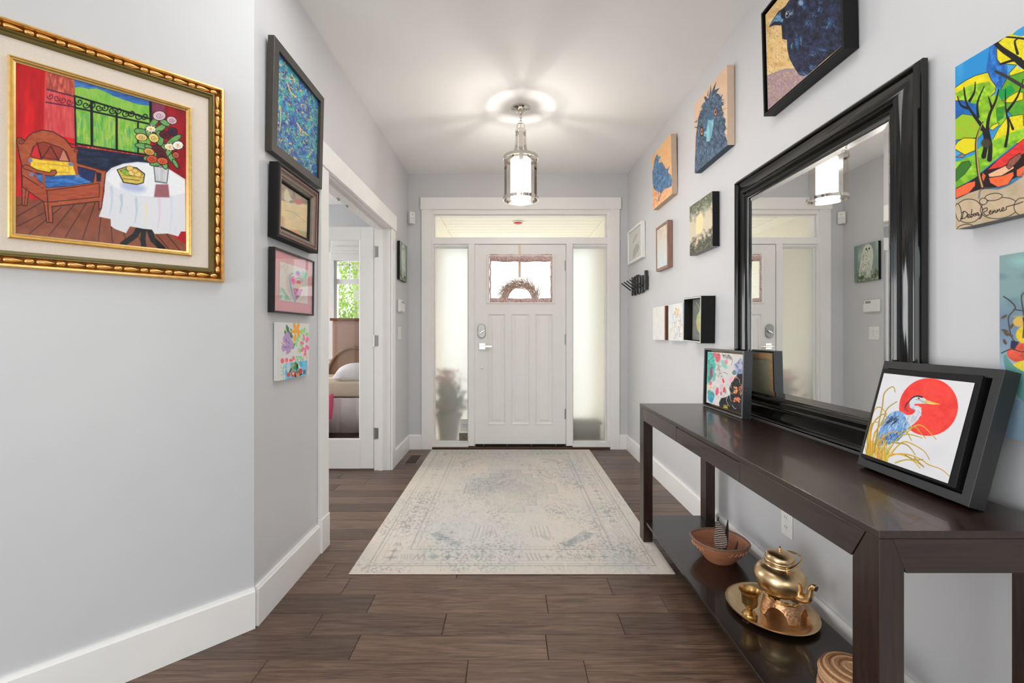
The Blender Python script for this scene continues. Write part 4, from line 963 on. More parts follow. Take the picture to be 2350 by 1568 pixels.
A.line([(890, 1110), (880, 1210)], 14, (246, 160, 130)); A.line([(300, 790), (305, 890)], 8, (236, 200, 206))
A.mesh('painting', p, -.152, .152, 0, .250, -.0187, M_paint)
# ---- owl painting past the double doors
p = thing('canvas_painting', 'small canvas of a white owl on the left wall beyond the double doors', 'painting', tilt=R(.3), **{k_: v_ for k_, v_ in onL(4.205, 1.637).items() if k_ != 'tilt'})
slab(p, .285, .345, .025, M_black)
A = Art(90, 110, UQ, (142, 160, 152), 13)
A.wash((186, 200, 192), .8, (24, 30)); A.poly([(0, 70), (40, 90), (100, 74), (100, 100), (0, 100)], (96, 104, 76), .2, (8, 8), (150, 160, 130), blur=12); A.poly([(86, 0), (100, 0), (100, 100), (86, 90)], (120, 146, 140), blur=10)
A.poly([(26, 12), (40, 3), (58, 8), (66, 24), (74, 52), (80, 84), (62, 82), (50, 92), (34, 84), (24, 60), (20, 32)], (226, 228, 214), .05, (9, 9), (210, 214, 196), sm=True)
A.fur([(30, 24), (62, 24), (74, 76), (36, 80)], 110, 4, 90, 40, [(90, 94, 84), (120, 124, 110), (246, 246, 236)], 1.6, .3)
A.ell(36, 15, 3, 3, (40, 40, 36)); A.ell(48, 15, 3, 3, (40, 40, 36)); A.poly([(41, 18), (44, 18), (42.5, 24)], (60, 58, 50)); A.ell(42, 86, 14, 7, (200, 206, 196), blur=5)
A.fur([(0, 80), (100, 76), (100, 100), (0, 100)], 60, 12, -70, 40, [(70, 84, 50), (160, 170, 140), (50, 56, 40)], 1.6)
face(A, p, .285, .345, .025)

# ------------------------------------------------------------------ right wall
def right_canvas(label, y0, y1, z0, z1, d, side_m, tilt=0.0, name='canvas_painting'):
    p = thing(name, label, 'painting', (XR, (y0 + y1) / 2, z0), RA, None, tilt)
    slab(p, y1 - y0, z1 - z0, d, side_m)
    return p, y1 - y0, z1 - z0
# raven
p = thing('framed_painting', 'blue-black raven head on yellow ground in a deep black frame, above the mirror', 'painting', (XR, 1.772, 2.112), RA, None, R(1.5))
W_, H_ = .482, .456
profile_frame(p, W_, H_, [(0, .002), (0, .052), (.001, .053), (.008, .053), (.009, .052), (.009, .030), (.020, .030), (.020, .002)], M_black)
slab(p, W_ - .034, H_ - .034, .044, M_edge, 'canvas', .001, .017)
A = Art(210, 300, ((122, 225), (1090, -935), (1100, 570), (145, 1425)), (226, 190, 128), 17)
A.wash((206, 160, 96), .7, (60, 60)); A.wash((236, 210, 160), .6, (40, 60))
A.fur([(120, 240), (480, -100), (480, 880), (140, 1000)], 240, 16, 60, 40, [(150, 140, 120), (90, 104, 110), (206, 150, 80), (240, 214, 160), (120, 96, 70)], 8, .3, .7)
A.poly([(135, 1000), (260, 950), (380, 895), (520, 885), (700, 930), (400, 1230), (145, 1440)], (186, 150, 136), .1, (16, 16), (150, 130, 150)); A.line([(135, 1000), (260, 945), (380, 895), (520, 885)], 8, (120, 130, 150))
A.fur([(140, 1010), (500, 890), (620, 980), (150, 1420)], 260, 18, 50, 50, [(214, 180, 140), (120, 110, 140), (170, 120, 110), (200, 190, 190), (226, 190, 130)], 8, .4, .8)
BODY = [(165, 385), (200, 310), (250, 240), (300, 170), (360, 130), (400, 90), (430, 40), (480, -10), (560, -90), (700, -160), (850, -200), (1100, -300), (1110, 560), (900, 740), (690, 930), (620, 965), (560, 960), (490, 860), (430, 750), (410, 650), (405, 530), (345, 520), (335, 350), (245, 350), (200, 352)]
A.poly(BODY, (30, 32, 50), .25, (40, 40), (40, 46, 74))
INN = [(440, 60), (560, -60), (860, -180), (1095, -280), (1100, 550), (690, 915), (600, 940), (500, 840), (420, 600), (360, 500), (370, 250)]
A.fur(INN, 420, 44, lambda x, y_: 60 + (x - 400) * .12, 60, [(52, 58, 96), (24, 24, 34), (44, 78, 120), (70, 76, 100), (36, 40, 66), (20, 20, 28), (60, 54, 70)], 7, 1.4, .9)
for cx, cy, rx, ry, an in ((760, 190, 70, 40, -30), (830, 100, 30, 70, -70), (930, 330, 60, 40, -40), (545, 530, 14, 90, 85), (585, 520, 12, 50, 85), (475, 590, 16, 40, 85), (525, 560, 14, 60, 85), (680, 300, 30, 26, 40), (750, 670, 60, 30, 40), (740, 850, 70, 26, -15), (620, 930, 60, 26, 10), (840, 622, 60, 16, 5), (970, 300, 40, 70, 70), (640, 90, 30, 40, 100)):
    A.fur([(cx - rx, cy - ry), (cx + rx, cy - ry), (cx + rx, cy + ry), (cx - rx, cy + ry)], 16, 44, an, 22, [(50, 108, 156), (84, 140, 180), (44, 92, 140), (120, 170, 196), (36, 70, 116)], 8, .7, .75)
A.poly([(165, 385), (210, 300), (260, 235), (325, 180), (330, 250), (360, 275), (352, 310), (260, 300), (215, 320)], (70, 118, 158), .15, (30, 30), (120, 160, 190)); A.poly([(170, 380), (215, 325), (262, 300), (352, 315), (320, 352), (245, 350)], (30, 38, 56)); A.poly([(330, 180), (385, 120), (390, 240), (350, 260)], (22, 22, 30))
A.ell(415, 208, 27, 44, (176, 190, 196), 15); A.ell(416, 208, 20, 36, (24, 24, 30), 15); A.ell(409, 200, 7, 14, (230, 236, 240), 15)
A.fur([(440, 150), (485, 150), (485, 220), (440, 220)], 18, 40, -60, 20, [(150, 180, 196), (90, 120, 150)], 6); A.ell(590, 55, 34, 36, (130, 160, 190), blur=20); A.ell(630, 0, 40, 14, (210, 190, 150))
A.mesh('painting', p, -W_ / 2 + .020, W_ / 2 - .020, .020, H_ - .020, -.0447, M_paint)
# emu
p, W_, H_ = right_canvas('canvas of a shaggy emu head with pale blue beak, left of the raven', 2.372, 2.79, 2.134, 2.554, .040, mat('peach_canvas_edge', (218, 192, 168), .8, var=.03), R(.3))
MB().box(-W_ / 2 + .001, W_ / 2 - .001, -.039, -.003, -.0008, .0002).build('painted_edge', mat('navy_painted_edge', (44, 64, 86), .6, var=.5, scale=60), p)
A = Art(130, 280, ((80, 580), (525, 85), (518, 1110), (80, 1512)), (228, 196, 166), 19)
A.wash((220, 184, 152), .5, (80, 80))
E_ = [(80, 1512), (84, 1350), (92, 1200), (98, 1050), (110, 930), (125, 850), (138, 760), (160, 690), (196, 645), (186, 600), (210, 560), (238, 545), (215, 480), (245, 474), (268, 505), (282, 520), (305, 430), (314, 335), (320, 430), (348, 360), (384, 300), (362, 400), (425, 380), (385, 440), (422, 460), (440, 500), (468, 465), (440, 545), (480, 600), (448, 610), (462, 690), (480, 692), (465, 745), (500, 780), (490, 860), (505, 890), (478, 960), (505, 1020), (516, 1075), (518, 1115)]
A.poly(E_, (70, 86, 106), .15, (20, 40), (90, 112, 134))
A.fur([(90, 1480), (110, 1000), (150, 750), (260, 520), (330, 440), (430, 500), (460, 700), (480, 900), (500, 1080), (300, 1290)], 480, 46, lambda x, y_: (80 + (300 - x) * .10) if y_ > 850 else (-70 + (x - 300) * .35), 24, [(112, 146, 172), (36, 46, 64), (84, 116, 144), (136, 166, 188), (44, 58, 80), (70, 84, 104)], 5.5, .5, .9)
A.fur([(100, 860), (200, 600), (440, 480), (470, 720), (500, 1050), (440, 1050), (420, 700), (250, 650), (120, 950)], 70, 50, lambda x, y_: 180 if x < 290 else 0, 50, [(54, 70, 92), (40, 52, 72)], 6, .8)
A.ell(285, 775, 56, 88, (70, 104, 130), 15, var=.2); A.ell(183, 945, 28, 70, (52, 50, 50)); A.ell(372, 690, 26, 56, (52, 50, 50))
A.poly([(268, 782), (300, 796), (346, 782), (342, 860), (312, 1020), (288, 1070), (250, 1076), (245, 1008), (212, 1004), (214, 955), (246, 930), (262, 850)], (118, 176, 196), .06, (30, 60), (140, 192, 206)); A.line([(225, 985), (240, 990)], 8, (50, 80, 100))
for cx, cy in ((183, 945), (371, 690)): A.ell(cx, cy, 18, 44, (214, 146, 104)); A.ell(cx + 1, cy - 4, 10, 24, (40, 28, 26)); A.ell(cx - 6, cy - 14, 3, 7, (240, 230, 220))
for q in (((280, 520), (300, 430), (314, 330)), ((330, 470), (350, 370), (385, 298)), ((270, 470), (276, 400)), ((350, 440), (380, 400), (428, 378)), ((420, 520), (445, 500), (468, 462))): A.line(q, 12, (50, 56, 74), 3, sm=True)
face(A, p, W_, H_, .040)
# blue bird
p, W_, H_ = right_canvas('canvas of a round blue bird on an orange ground, left of the emu canvas', 3.175, 3.60, 2.128, 2.548, .040, mat('tan_canvas_edge', (204, 180, 158), .8, var=.03), R(1.3))
A = Art(90, 220, ((120, 510), (475, 75), (505, 1105), (150, 1455)), (238, 192, 138), 23)
A.wash((244, 176, 120), .8, (50, 70)); A.poly([(120, 1130), (520, 950), (520, 1110), (150, 1465)], (244, 168, 126), .08, (20, 30), (246, 190, 140), blur=60)
A.fur([(120, 520), (470, 100), (500, 1090), (150, 1440)], 240, 22, 60, 50, [(250, 210, 150), (236, 160, 110), (226, 180, 130), (250, 190, 150)], 6, .3, .5)
A.poly([(134, 780), (155, 690), (165, 600), (188, 510), (215, 465), (234, 445), (242, 480), (294, 486), (262, 545), (246, 605), (312, 578), (360, 640), (376, 682), (408, 690), (455, 635), (425, 745), (480, 790), (499, 870), (495, 980), (440, 1012), (352, 1050), (320, 1115), (296, 1132), (280, 1110), (205, 1102), (160, 1060), (140, 950)], (84, 116, 154), .15, (20, 40), (106, 142, 176))
A.fur([(140, 800), (200, 520), (250, 620), (310, 600), (380, 700), (470, 800), (490, 960), (300, 1100), (160, 1050)], 300, 34, lambda x, y_: 70 + (x - 140) * .2, 50, [(120, 168, 204), (48, 84, 138), (90, 130, 170), (110, 130, 150), (52, 74, 120)], 5, 1.0, .85)
A.poly([(240, 482), (294, 486), (258, 550), (244, 580)], (94, 154, 184)); A.ell(213, 545, 13, 40, (120, 130, 170), 15); A.ell(213, 545, 6, 18, (50, 50, 70), 15); A.ell(208, 640, 20, 50, (84, 150, 200), 8, blur=12)
A.line([(256, 1110), (264, 1180), (248, 1290)], 9, (110, 112, 136)); A.line([(304, 1120), (285, 1200), (262, 1270)], 9, (110, 112, 136))
face(A, p, W_, H_, .040)
# pale yellow bird
p, W_, H_ = right_canvas('black-edged canvas of a pale yellow bird on a branch, left of the mirror', 2.545, 2.865, 1.640, 1.948, .040, M_black, R(.3))
MB().box(-W_ / 2, W_ / 2, -.039, -.003, -.0008, .0002).build('painted_edge', mat('grey_painted_edge', (140, 138, 130), .6, var=.2), p)
A = Art(90, 150, ((128, 435), (618, 85), (605, 1240), (130, 1445)), (214, 202, 178), 29)
n = A.noise(40, 60, 5) * .22 - .11
vv = A.v + n
A.put(A.all(), np.clip((.34 - vv) / .22, 0, 1), (92, 100, 80), .2, (20, 20), (124, 128, 108)); A.put(A.all(), np.clip((vv - .66) / .16, 0, 1), (78, 76, 70), .2, (20, 20), (104, 106, 90))
A.fur([(130, 440), (615, 100), (615, 450), (400, 560), (130, 600)], 150, 36, 110, 60, [(110, 128, 86), (80, 86, 74), (160, 164, 140), (60, 64, 54), (96, 120, 80)], 6, .6, .8)
A.fur([(130, 1130), (360, 1060), (610, 1080), (605, 1235), (130, 1430)], 150, 34, 110, 60, [(60, 58, 54), (104, 116, 84), (90, 90, 80), (140, 144, 120)], 6, .6, .8)
A.poly([(365, 555), (400, 600), (414, 680), (412, 780), (390, 900), (340, 1000), (270, 1010), (258, 900), (266, 760), (280, 660), (320, 600)], (238, 226, 182), .04, (20, 40), (230, 214, 156), sm=True, blur=8)
A.line([(280, 700), (265, 720)], 10, (240, 220, 150)); A.line([(375, 650), (410, 640)], 10, (236, 214, 150)); A.poly([(285, 1010), (330, 990), (300, 1180), (245, 1270), (232, 1260)], (206, 178, 154), .1, ol=(150, 120, 100), ow=3)
A.line([(130, 1205), (280, 1030)], 9, (206, 196, 176)); A.line([(228, 1315), (292, 1240)], 7, (206, 196, 176))
for _ in range(60): A.ell(A.rs.uniform(130, 610), A.rs.choice([A.rs.uniform(200, 560), A.rs.uniform(1080, 1400)]), 5, 6, (222, 220, 200))
face(A, p, W_, H_, .040)
# feather print in a white frame
p = thing('framed_print', 'feather print under glass in a white box frame, farthest picture on the right wall', 'picture', (XR, 4.16, 1.812), RA, None, R(.5))
W_, H_ = .46, .315
M_whf = mat('white_frame_paint', (236, 235, 232), .4, var=.01)
profile_frame(p, W_, H_, [(0, .002), (0, .034), (.001, .035), (.018, .035), (.019, .034), (.019, .002)], M_whf)
A = Art(70, 100, ((105, 370), (345, 165), (355, 765), (120, 900)), (222, 219, 213), 31)
A.poly([(150, 520), (200, 400), (235, 335), (252, 350), (235, 410), (200, 480), (170, 540)], (190, 180, 170), .06, blur=8); A.poly([(160, 850), (168, 700), (215, 570), (240, 545), (275, 555), (285, 640), (260, 700), (205, 800)], (180, 178, 166), .06, blur=6); A.line([(240, 560), (200, 800)], 5, (206, 202, 192)); A.line([(265, 490), (280, 540)], 5, (150, 146, 138))
slab(p, W_ - .036, H_ - .036, .014, M_whf, 'mat', 0, .018)
A.mesh('print', p, -W_ / 2 + .03, W_ / 2 - .03, .03, H_ - .03, -.0148, M_print)
MB().box(-W_ / 2 + .018, W_ / 2 - .018, -.028, -.0265, .018, H_ - .018).build('glass', clear_glass('picture_glass'), p)
# small pale painting in a wood float frame
p = thing('framed_painting', 'small pale abstract in a light brown wooden box frame, above the coat rack', 'painting', (XR, 3.406, 1.630), RA, None, R(.4))
W_, H_ = .262, .340
M_cherry = wood('cherry_frame', (134, 98, 80), (168, 130, 110), .4, 'Z', 5, .05)
profile_frame(p, W_, H_, [(0, .002), (0, .035), (.001, .036), (.017, .036), (.018, .035), (.018, .002)], M_cherry)
slab(p, W_ - .040, H_ - .040, .033, M_cnv, 'canvas', .001, .020)
A = Art(60, 110, ((610, 300), (795, 180), (805, 935), (620, 1005)), (222, 216, 206), 37)
A.put(A.all(), np.clip((.45 - A.v) * 2.2, 0, 1) * .9, (216, 202, 178), .08, (30, 50), (222, 208, 186)); A.put(A.all(), np.clip((A.v - .35) * 2, 0, 1) * .9, (212, 224, 226), .03); A.ell(690, 350, 22, 50, (222, 198, 186), blur=20)
A.fur([(615, 320), (790, 200), (800, 900), (625, 980)], 90, 40, 90, 15, [(206, 196, 186), (196, 204, 204), (232, 228, 220), (210, 190, 196)], 5, .2, .4)
face(A, p, W_ - .042, H_ - .042, .033, None, .021)
# two impasto tiles and the insect shadow box
def impasto(label, y0, y1, z0, z1, side, art_fn, seed, quad):
    p = thing('canvas_painting', label, 'painting', (XR, (y0 + y1) / 2, z0), RA, 'small squares below the wood-framed abstract')
    slab(p, y1 - y0, z1 - z0, .028, side)
    A = Art(70, 100, quad, (238, 237, 232), seed); art_fn(A); face(A, p, y1 - y0, z1 - z0, .028, attr_mat('impasto', .6, 1.0)); return p
def w1(A):
    A.fur([(0, 0), (100, 0), (100, 100), (0, 100)], 240, 16, 90, 18, [(246, 246, 242), (226, 226, 222), (236, 232, 226), (214, 222, 226)], 2.2, .3, .8); A.poly([(94, 0), (100, 0), (100, 100), (95, 100)], (226, 130, 100), .1, blur=4)
def w2(A):
    A.wash((222, 232, 240), .8, (30, 40)); A.fur([(0, 0), (100, 0), (100, 100), (0, 100)], 240, 14, 90, 20, [(246, 246, 242), (226, 226, 222), (214, 206, 196)], 2.2, .3, .8)
    A.fur([(40, 10), (75, 10), (75, 30), (45, 30)], 40, 6, 70, 60, [(232, 196, 120), (240, 214, 150), (206, 150, 110)], 2.4); A.fur([(30, 20), (90, 30), (98, 90), (40, 95)], 120, 3, 80, 40, [(150, 110, 100), (176, 90, 80), (120, 120, 140), (206, 170, 120)], 1.6)
impasto('small white textured square with brown side, left of the pair beside the insect box', 3.354, 3.638, 1.103, 1.356, mat('brown_side', (92, 66, 56), .7, var=.2), w1, 41, UQ)
impasto('small white speckled square with bright blue side, right of the pair beside the insect box', 3.009, 3.285, 1.102, 1.356, mat('blue_side', (48, 128, 206), .6, var=.15), w2, 43, UQ)
p = thing('shadow_box', 'tilted deep black shadow box with a green beetle picture, left of the mirror', 'picture', (XR, 2.735, 1.098), RA)
p.rotation_euler = (0, R(1.6), RA)
W_, H_ = .262, .272
b = MB(); b.sweep(W_, H_, [(0, .002), (0, .080), (.003, .083), (.010, .083), (.011, .080), (.011, .002)]); b.build('frame', M_black, p, 35)
profile_frame(p, W_ - .004, H_ - .004, [(0, .082), (0, .0838), (.008, .0838), (.008, .082)], mat('pale_lip', (200, 198, 190), .5), 'front_lip', .002)
A = Art(80, 90, ((800, 450), (1015, 390), (1035, 890), (820, 890)), (122, 125, 118), 47)
A.wash((136, 138, 130), .6, (60, 40)); A.ell(905, 690, 46, 116, (196, 200, 140), -4, col2=(176, 188, 118), var=.05); A.ell(912, 580, 24, 36, (190, 196, 140)); A.ell(905, 725, 26, 40, (206, 170, 120), blur=14); A.line([(900, 560), (880, 510), (840, 470)], 6, (200, 204, 176)); A.line([(912, 550), (912, 460)], 6, (200, 204, 176)); A.line([(870, 640), (940, 640)], 4, (140, 150, 90)); A.line([(906, 620), (906, 790)], 3, (150, 150, 90))
A.mesh('painting', p, -W_ / 2 + .011, W_ / 2 - .011, .011, H_ - .011, -.0297, M_print)
slab(p, W_ - .02, H_ - .02, .029, mat('grey_backing', (120, 122, 116), .7), 'backing', 0, .01)

# landscape canvas at the right edge
p, W_, H_ = right_canvas('bright canvas of trees, yellow bushes and red rocks at the right edge of the picture', .86, 1.16, 1.416, 1.830, .040, mat('grey_canvas_edge', (116, 118, 120), .6, var=.1), R(.2))
A = Art(360, 500, ((128, 358), (1212, -300), (1212, 1215), (143, 1465)), (40, 146, 214), 53)
A.wash((96, 180, 226), .6, (80, 80)); SKD = (28, 102, 184)
A.poly([(370, 200), (420, 190), (440, 290), (490, 350), (495, 500), (440, 510), (385, 480), (370, 420), (340, 390)], SKD, .15, (20, 40), (50, 120, 200), blur=6)
A.poly([(128, 590), (200, 580), (285, 620), (290, 700), (128, 720)], SKD, .12, (30, 30)); OL = (26, 26, 30)
YE, GR, GD, GL = (236, 220, 30), (132, 190, 32), (66, 150, 46), (160, 205, 50)
A.poly([(128, 500), (200, 450), (270, 415), (355, 392), (375, 440), (412, 490), (405, 530), (340, 590), (280, 600), (210, 585), (130, 590)], YE, .06, (40, 40), ol=OL, ow=4); A.poly([(128, 540), (240, 480), (360, 455), (410, 500), (340, 590), (260, 610), (160, 580)], GR, .1, (30, 30), GL)
A.poly([(415, 220), (430, 180), (480, 140), (600, 60), (900, -150), (1220, -300), (1220, 330), (700, 420), (520, 440), (500, 400), (555, 340), (440, 330), (418, 300)], YE, .05, ol=OL, ow=4); A.poly([(520, 130), (600, 60), (720, 0), (640, 130), (580, 140)], (60, 160, 220)); A.poly([(556, 340), (600, 320), (604, 360), (570, 370)], (170, 205, 230))
A.poly([(495, 420), (620, 380), (900, 300), (1220, 250), (1220, 700), (600, 760), (470, 640), (440, 520)], GR, .1, (40, 40), GD, ol=OL, ow=3); A.poly([(430, 520), (520, 480), (545, 520), (480, 570), (430, 560)], (20, 160, 70)); A.poly([(460, 600), (500, 560), (560, 525), (600, 530), (600, 580), (520, 600)], YE, ol=OL, ow=3)
A.poly([(285, 600), (420, 540), (480, 620), (480, 740), (340, 790), (280, 700)], GR, .08, (30, 30), GL); A.poly([(410, 640), (480, 620), (470, 700), (420, 740)], GD, .1)
A.poly([(128, 720), (180, 680), (250, 690), (300, 760), (330, 800), (300, 840), (128, 860)], (186, 206, 50), .08, (30, 30), GR, ol=OL, ow=3); A.poly([(128, 905), (150, 870), (190, 845), (250, 845), (290, 850), (270, 930), (200, 960), (130, 920)], YE, ol=OL, ow=4)
A.poly([(385, 870), (430, 780), (490, 700), (600, 680), (604, 760), (900, 600), (1220, 520), (1220, 700), (700, 820), (560, 880)], YE, .05, ol=OL, ow=3); A.poly([(368, 780), (390, 755), (435, 738), (430, 760), (390, 790)], YE, ol=OL, ow=3)
A.poly([(128, 1010), (260, 960), (330, 870), (420, 850), (560, 790), (1220, 560), (1220, 640), (600, 840), (330, 1060), (280, 1110), (140, 1190)], (112, 186, 40), .1, (50, 30), GL)
A.poly([(140, 1060), (180, 1010), (230, 1000), (245, 1030), (200, 1090), (140, 1140)], (60, 122, 40), ol=OL, ow=3); A.poly([(138, 975), (185, 950), (203, 965), (190, 980)], (140, 130, 130), ol=OL, ow=3)
A.poly([(280, 1110), (340, 1060), (600, 850), (1220, 560), (1220, 1010), (600, 1090), (420, 1180), (300, 1200), (140, 1260), (140, 1200)], (40, 24, 28))
A.poly([(360, 1060), (420, 1000), (604, 850), (1220, 580), (1220, 780), (600, 950), (460, 1040)], (228, 56, 52), .08, (40, 20)); A.poly([(360, 1090), (420, 1060), (530, 1010), (540, 1050), (440, 1110), (370, 1110)], (246, 190, 150), .04, ol=OL, ow=4); A.poly([(485, 1040), (510, 990), (580, 945), (592, 970), (560, 1010), (505, 1058)], (150, 92, 74), .15, (12, 12), ol=OL, ow=4)
A.poly([(365, 1115), (460, 1100), (535, 1070), (540, 1100), (500, 1160), (430, 1180), (375, 1150)], (250, 110, 60), .05, (30, 20), ol=OL, ow=5); A.poly([(140, 1190), (220, 1150), (275, 1135), (275, 1170), (230, 1220), (140, 1258)], (250, 110, 64), .05, ol=OL, ow=5); A.poly([(325, 1080), (345, 1100), (330, 1140), (318, 1110)], (240, 100, 60)); A.poly([(556, 1060), (604, 1030), (900, 960), (900, 1040), (600, 1110), (556, 1105)], (244, 110, 64), ol=OL, ow=5)
A.poly([(140, 1265), (230, 1220), (320, 1190), (430, 1195), (520, 1160), (610, 1100), (1220, 900), (1220, 1220), (143, 1470)], (206, 184, 148), .08, (60, 40), (190, 170, 150)); A.line([(300, 1250), (320, 1190), (440, 1185), (520, 1150), (605, 1085)], 14, (96, 104, 116), sm=True, alpha=.6)
for q in ((230, 1340, 92, 80), (440, 1320, 130, 70), (210, 1460, 60, 30), (600, 1310, 60, 60), (400, 1245, 60, 24), (330, 1275, 26, 22), (160, 1350, 20, 60), (800, 1200, 150, 90)): A.ell(q[0], q[1], q[2], q[3], (212, 190, 152), -8, var=.08, vs=(40, 40), col2=(196, 172, 146), ol=(50, 44, 40), ow=5)
for q in (((330, 970), (345, 880), (325, 780), (270, 700), (210, 610), (190, 500)), ((370, 990), (375, 890), (355, 780), (370, 680), (410, 590), (430, 510)), ((320, 780), (345, 790))): A.line(q, 34, (26, 24, 26), 9, sm=True)
for q in (((290, 700), (285, 600), (330, 490)), ((230, 590), (262, 530), (268, 460)), ((215, 640), (170, 620), (145, 560)), ((385, 640), (360, 560)), ((480, 900), (500, 760), (480, 640), (478, 510)), ((490, 660), (560, 560), (600, 440)), ((530, 780), (500, 700)), ((560, 260), (540, 180), (560, 160))): A.line(q, 20, (26, 24, 26), 6, sm=True)
A.line([(395, 175), (450, 230), (540, 290), (604, 340), (760, 440)], 30, (26, 22, 24), 60, sm=True); A.line([(440, 335), (520, 310), (580, 300)], 12, (26, 22, 24), 24); A.line([(470, 145), (540, 150), (620, 160)], 10, OL, 16, sm=True); A.line([(410, 385), (500, 430), (604, 490), (760, 560)], 20, (60, 54, 52), 30, sm=True)
A.line([(322, 735), (285, 830), (278, 920), (295, 1080), (325, 1180)], 10, (60, 44, 30), 26, sm=True); A.line([(322, 740), (288, 830), (282, 920), (298, 1080), (322, 1175)], 4, (196, 164, 100), 13, sm=True); A.ell(345, 880, 34, 30, (70, 62, 50), blur=10)
# the painter's signature
SG = (28, 22, 24)
for q in ([(195, 1342), (184, 1395)], [(176, 1392), (205, 1388), (222, 1362), (205, 1344), (184, 1352)], [(222, 1380), (236, 1372), (232, 1362), (222, 1372), (228, 1386), (244, 1378)], [(252, 1330), (246, 1382), (260, 1372), (258, 1362), (248, 1368)], [(262, 1374), (268, 1358), (276, 1362), (272, 1376)], [(296, 1350), (282, 1356), (284, 1370), (296, 1356), (298, 1372), (306, 1364)], [(318, 1310), (326, 1334), (316, 1382), (302, 1392)], [(322, 1334), (352, 1318), (356, 1336), (332, 1350), (352, 1372), (368, 1364)], [(372, 1352), (384, 1344), (380, 1336), (370, 1348), (378, 1362), (392, 1352)], [(394, 1358), (396, 1338), (400, 1350), (410, 1334), (414, 1350), (422, 1346)], [(424, 1348), (426, 1330), (430, 1342), (440, 1326), (446, 1342), (456, 1338)], [(456, 1334), (472, 1324), (466, 1316), (456, 1328), (464, 1340), (484, 1330)], [(488, 1328), (488, 1312), (496, 1310), (520, 1302), (560, 1292), (602, 1276)]): A.line(q, 5.5, SG, sm=True)
A.fur([(130, 380), (1200, -280), (1200, 1200), (150, 1450)], 200, 40, 40, 60, [(255, 255, 255), (20, 40, 20)], 6, .3, .06)
face(A, p, W_, H_, .040)
# fruit-bowl canvas, mostly hidden by the heron frame
p, W_, H_ = right_canvas('canvas of a teal fruit bowl and bare twig, partly behind the heron frame', .86, 1.056, .912, 1.331, .040, mat('pale_canvas_edge', (196, 200, 204), .7), R(.1))
A = Art(160, 340, ((206, 148), (800, 56), (800, 1560), (216, 1440)), (136, 166, 166), 59)
A.wash((112, 148, 150), .8, (70, 60)); A.put(A.all(), np.clip((A.y - 420) / 200, 0, 1) * .9, (130, 152, 178), .1, (60, 50), (104, 128, 158)); A.put(A.all(), np.clip((A.y - 700) / 250, 0, 1) * .8, (176, 196, 216)); A.ell(360, 190, 90, 40, (150, 196, 190), blur=60)
A.ell(420, 720, 120, 90, (236, 200, 50), var=.06); A.ell(318, 628, 34, 34, (222, 182, 90)); A.ell(350, 850, 98, 72, (226, 92, 70), var=.12, vs=(30, 30)); A.ell(470, 820, 100, 80, (220, 70, 60), var=.1); A.ell(390, 945, 110, 48, (232, 214, 70), var=.05); A.poly([(275, 760), (320, 770), (290, 830), (270, 810)], (50, 56, 84))
A.poly([(234, 880), (246, 860), (270, 910), (330, 970), (480, 1020), (800, 1000), (800, 1300), (520, 1280), (330, 1180), (250, 980)], (110, 168, 160), .08, (60, 40), (90, 150, 146), sm=True); A.put(np.nonzero(A.y > 1180)[0], np.full(int((A.y > 1180).sum()), .6), (120, 152, 172))
for q in (((232, 445), (270, 480), (296, 520), (285, 550), (260, 590), (262, 650), (275, 730), (300, 775)), ((290, 540), (380, 555)), ((340, 740), (345, 600), (330, 440), (380, 415)), ((340, 600), (352, 700), (365, 770)), ((222, 850), (280, 820), (330, 840), (400, 835))): A.line(q, 8, (70, 60, 56), 6, sm=True)
for q in ((235, 590, -40), (240, 690, 20), (245, 710, 60), (275, 660, -60), (240, 770, 70), (268, 720, 40)): A.ell(q[0], q[1], 22, 9, (104, 84, 66), q[2])
for i in range(7): A.line([(318, 600), (280 + i * 13, 575 - abs(3 - i) * -4)], 5, (214, 190, 90), 2)
face(A, p, W_, H_, .040)
# ------------------------------------------------------------------ coat rack: a row of black sticks with fold-out hooks
cr = thing('coat_rack', 'black wall coat rack of staggered vertical sticks with folded-out hooks, in the far right corner', 'coat rack', (XR, 4.07, 1.50), RA)
M_rack = mat('rack_black', (44, 44, 45), .35, var=.1)
rg = random.Random(8)
MB().box(-.235, .235, -.008, -.002, .055, .135).build('backplate', M_rack, cr)
xs = -.24; i = 0
while xs < .235:
    h0 = rg.uniform(.0, .05); h1 = rg.uniform(.135, .185); wd_ = rg.choice((.010, .012, .014)); dp = rg.uniform(.018, .034)
    if xs > .2: h0, h1, dp = .02, .185, .032
    MB().box(xs, xs + wd_, -dp, -.008, h0, h1, .0015).build('stick', M_rack, cr); xs += wd_ + rg.uniform(.002, .007); i += 1
for hx in (-.21, -.115, -.02, .075, .165):
    b = MB(); b.M = Matrix.Translation((hx, -.034, .055)) @ Matrix.Rotation(R(52), 4, 'X'); b.box(-.0065, .0065, -.005, .005, 0, .112, .002); b.build('hook', M_rack, cr)

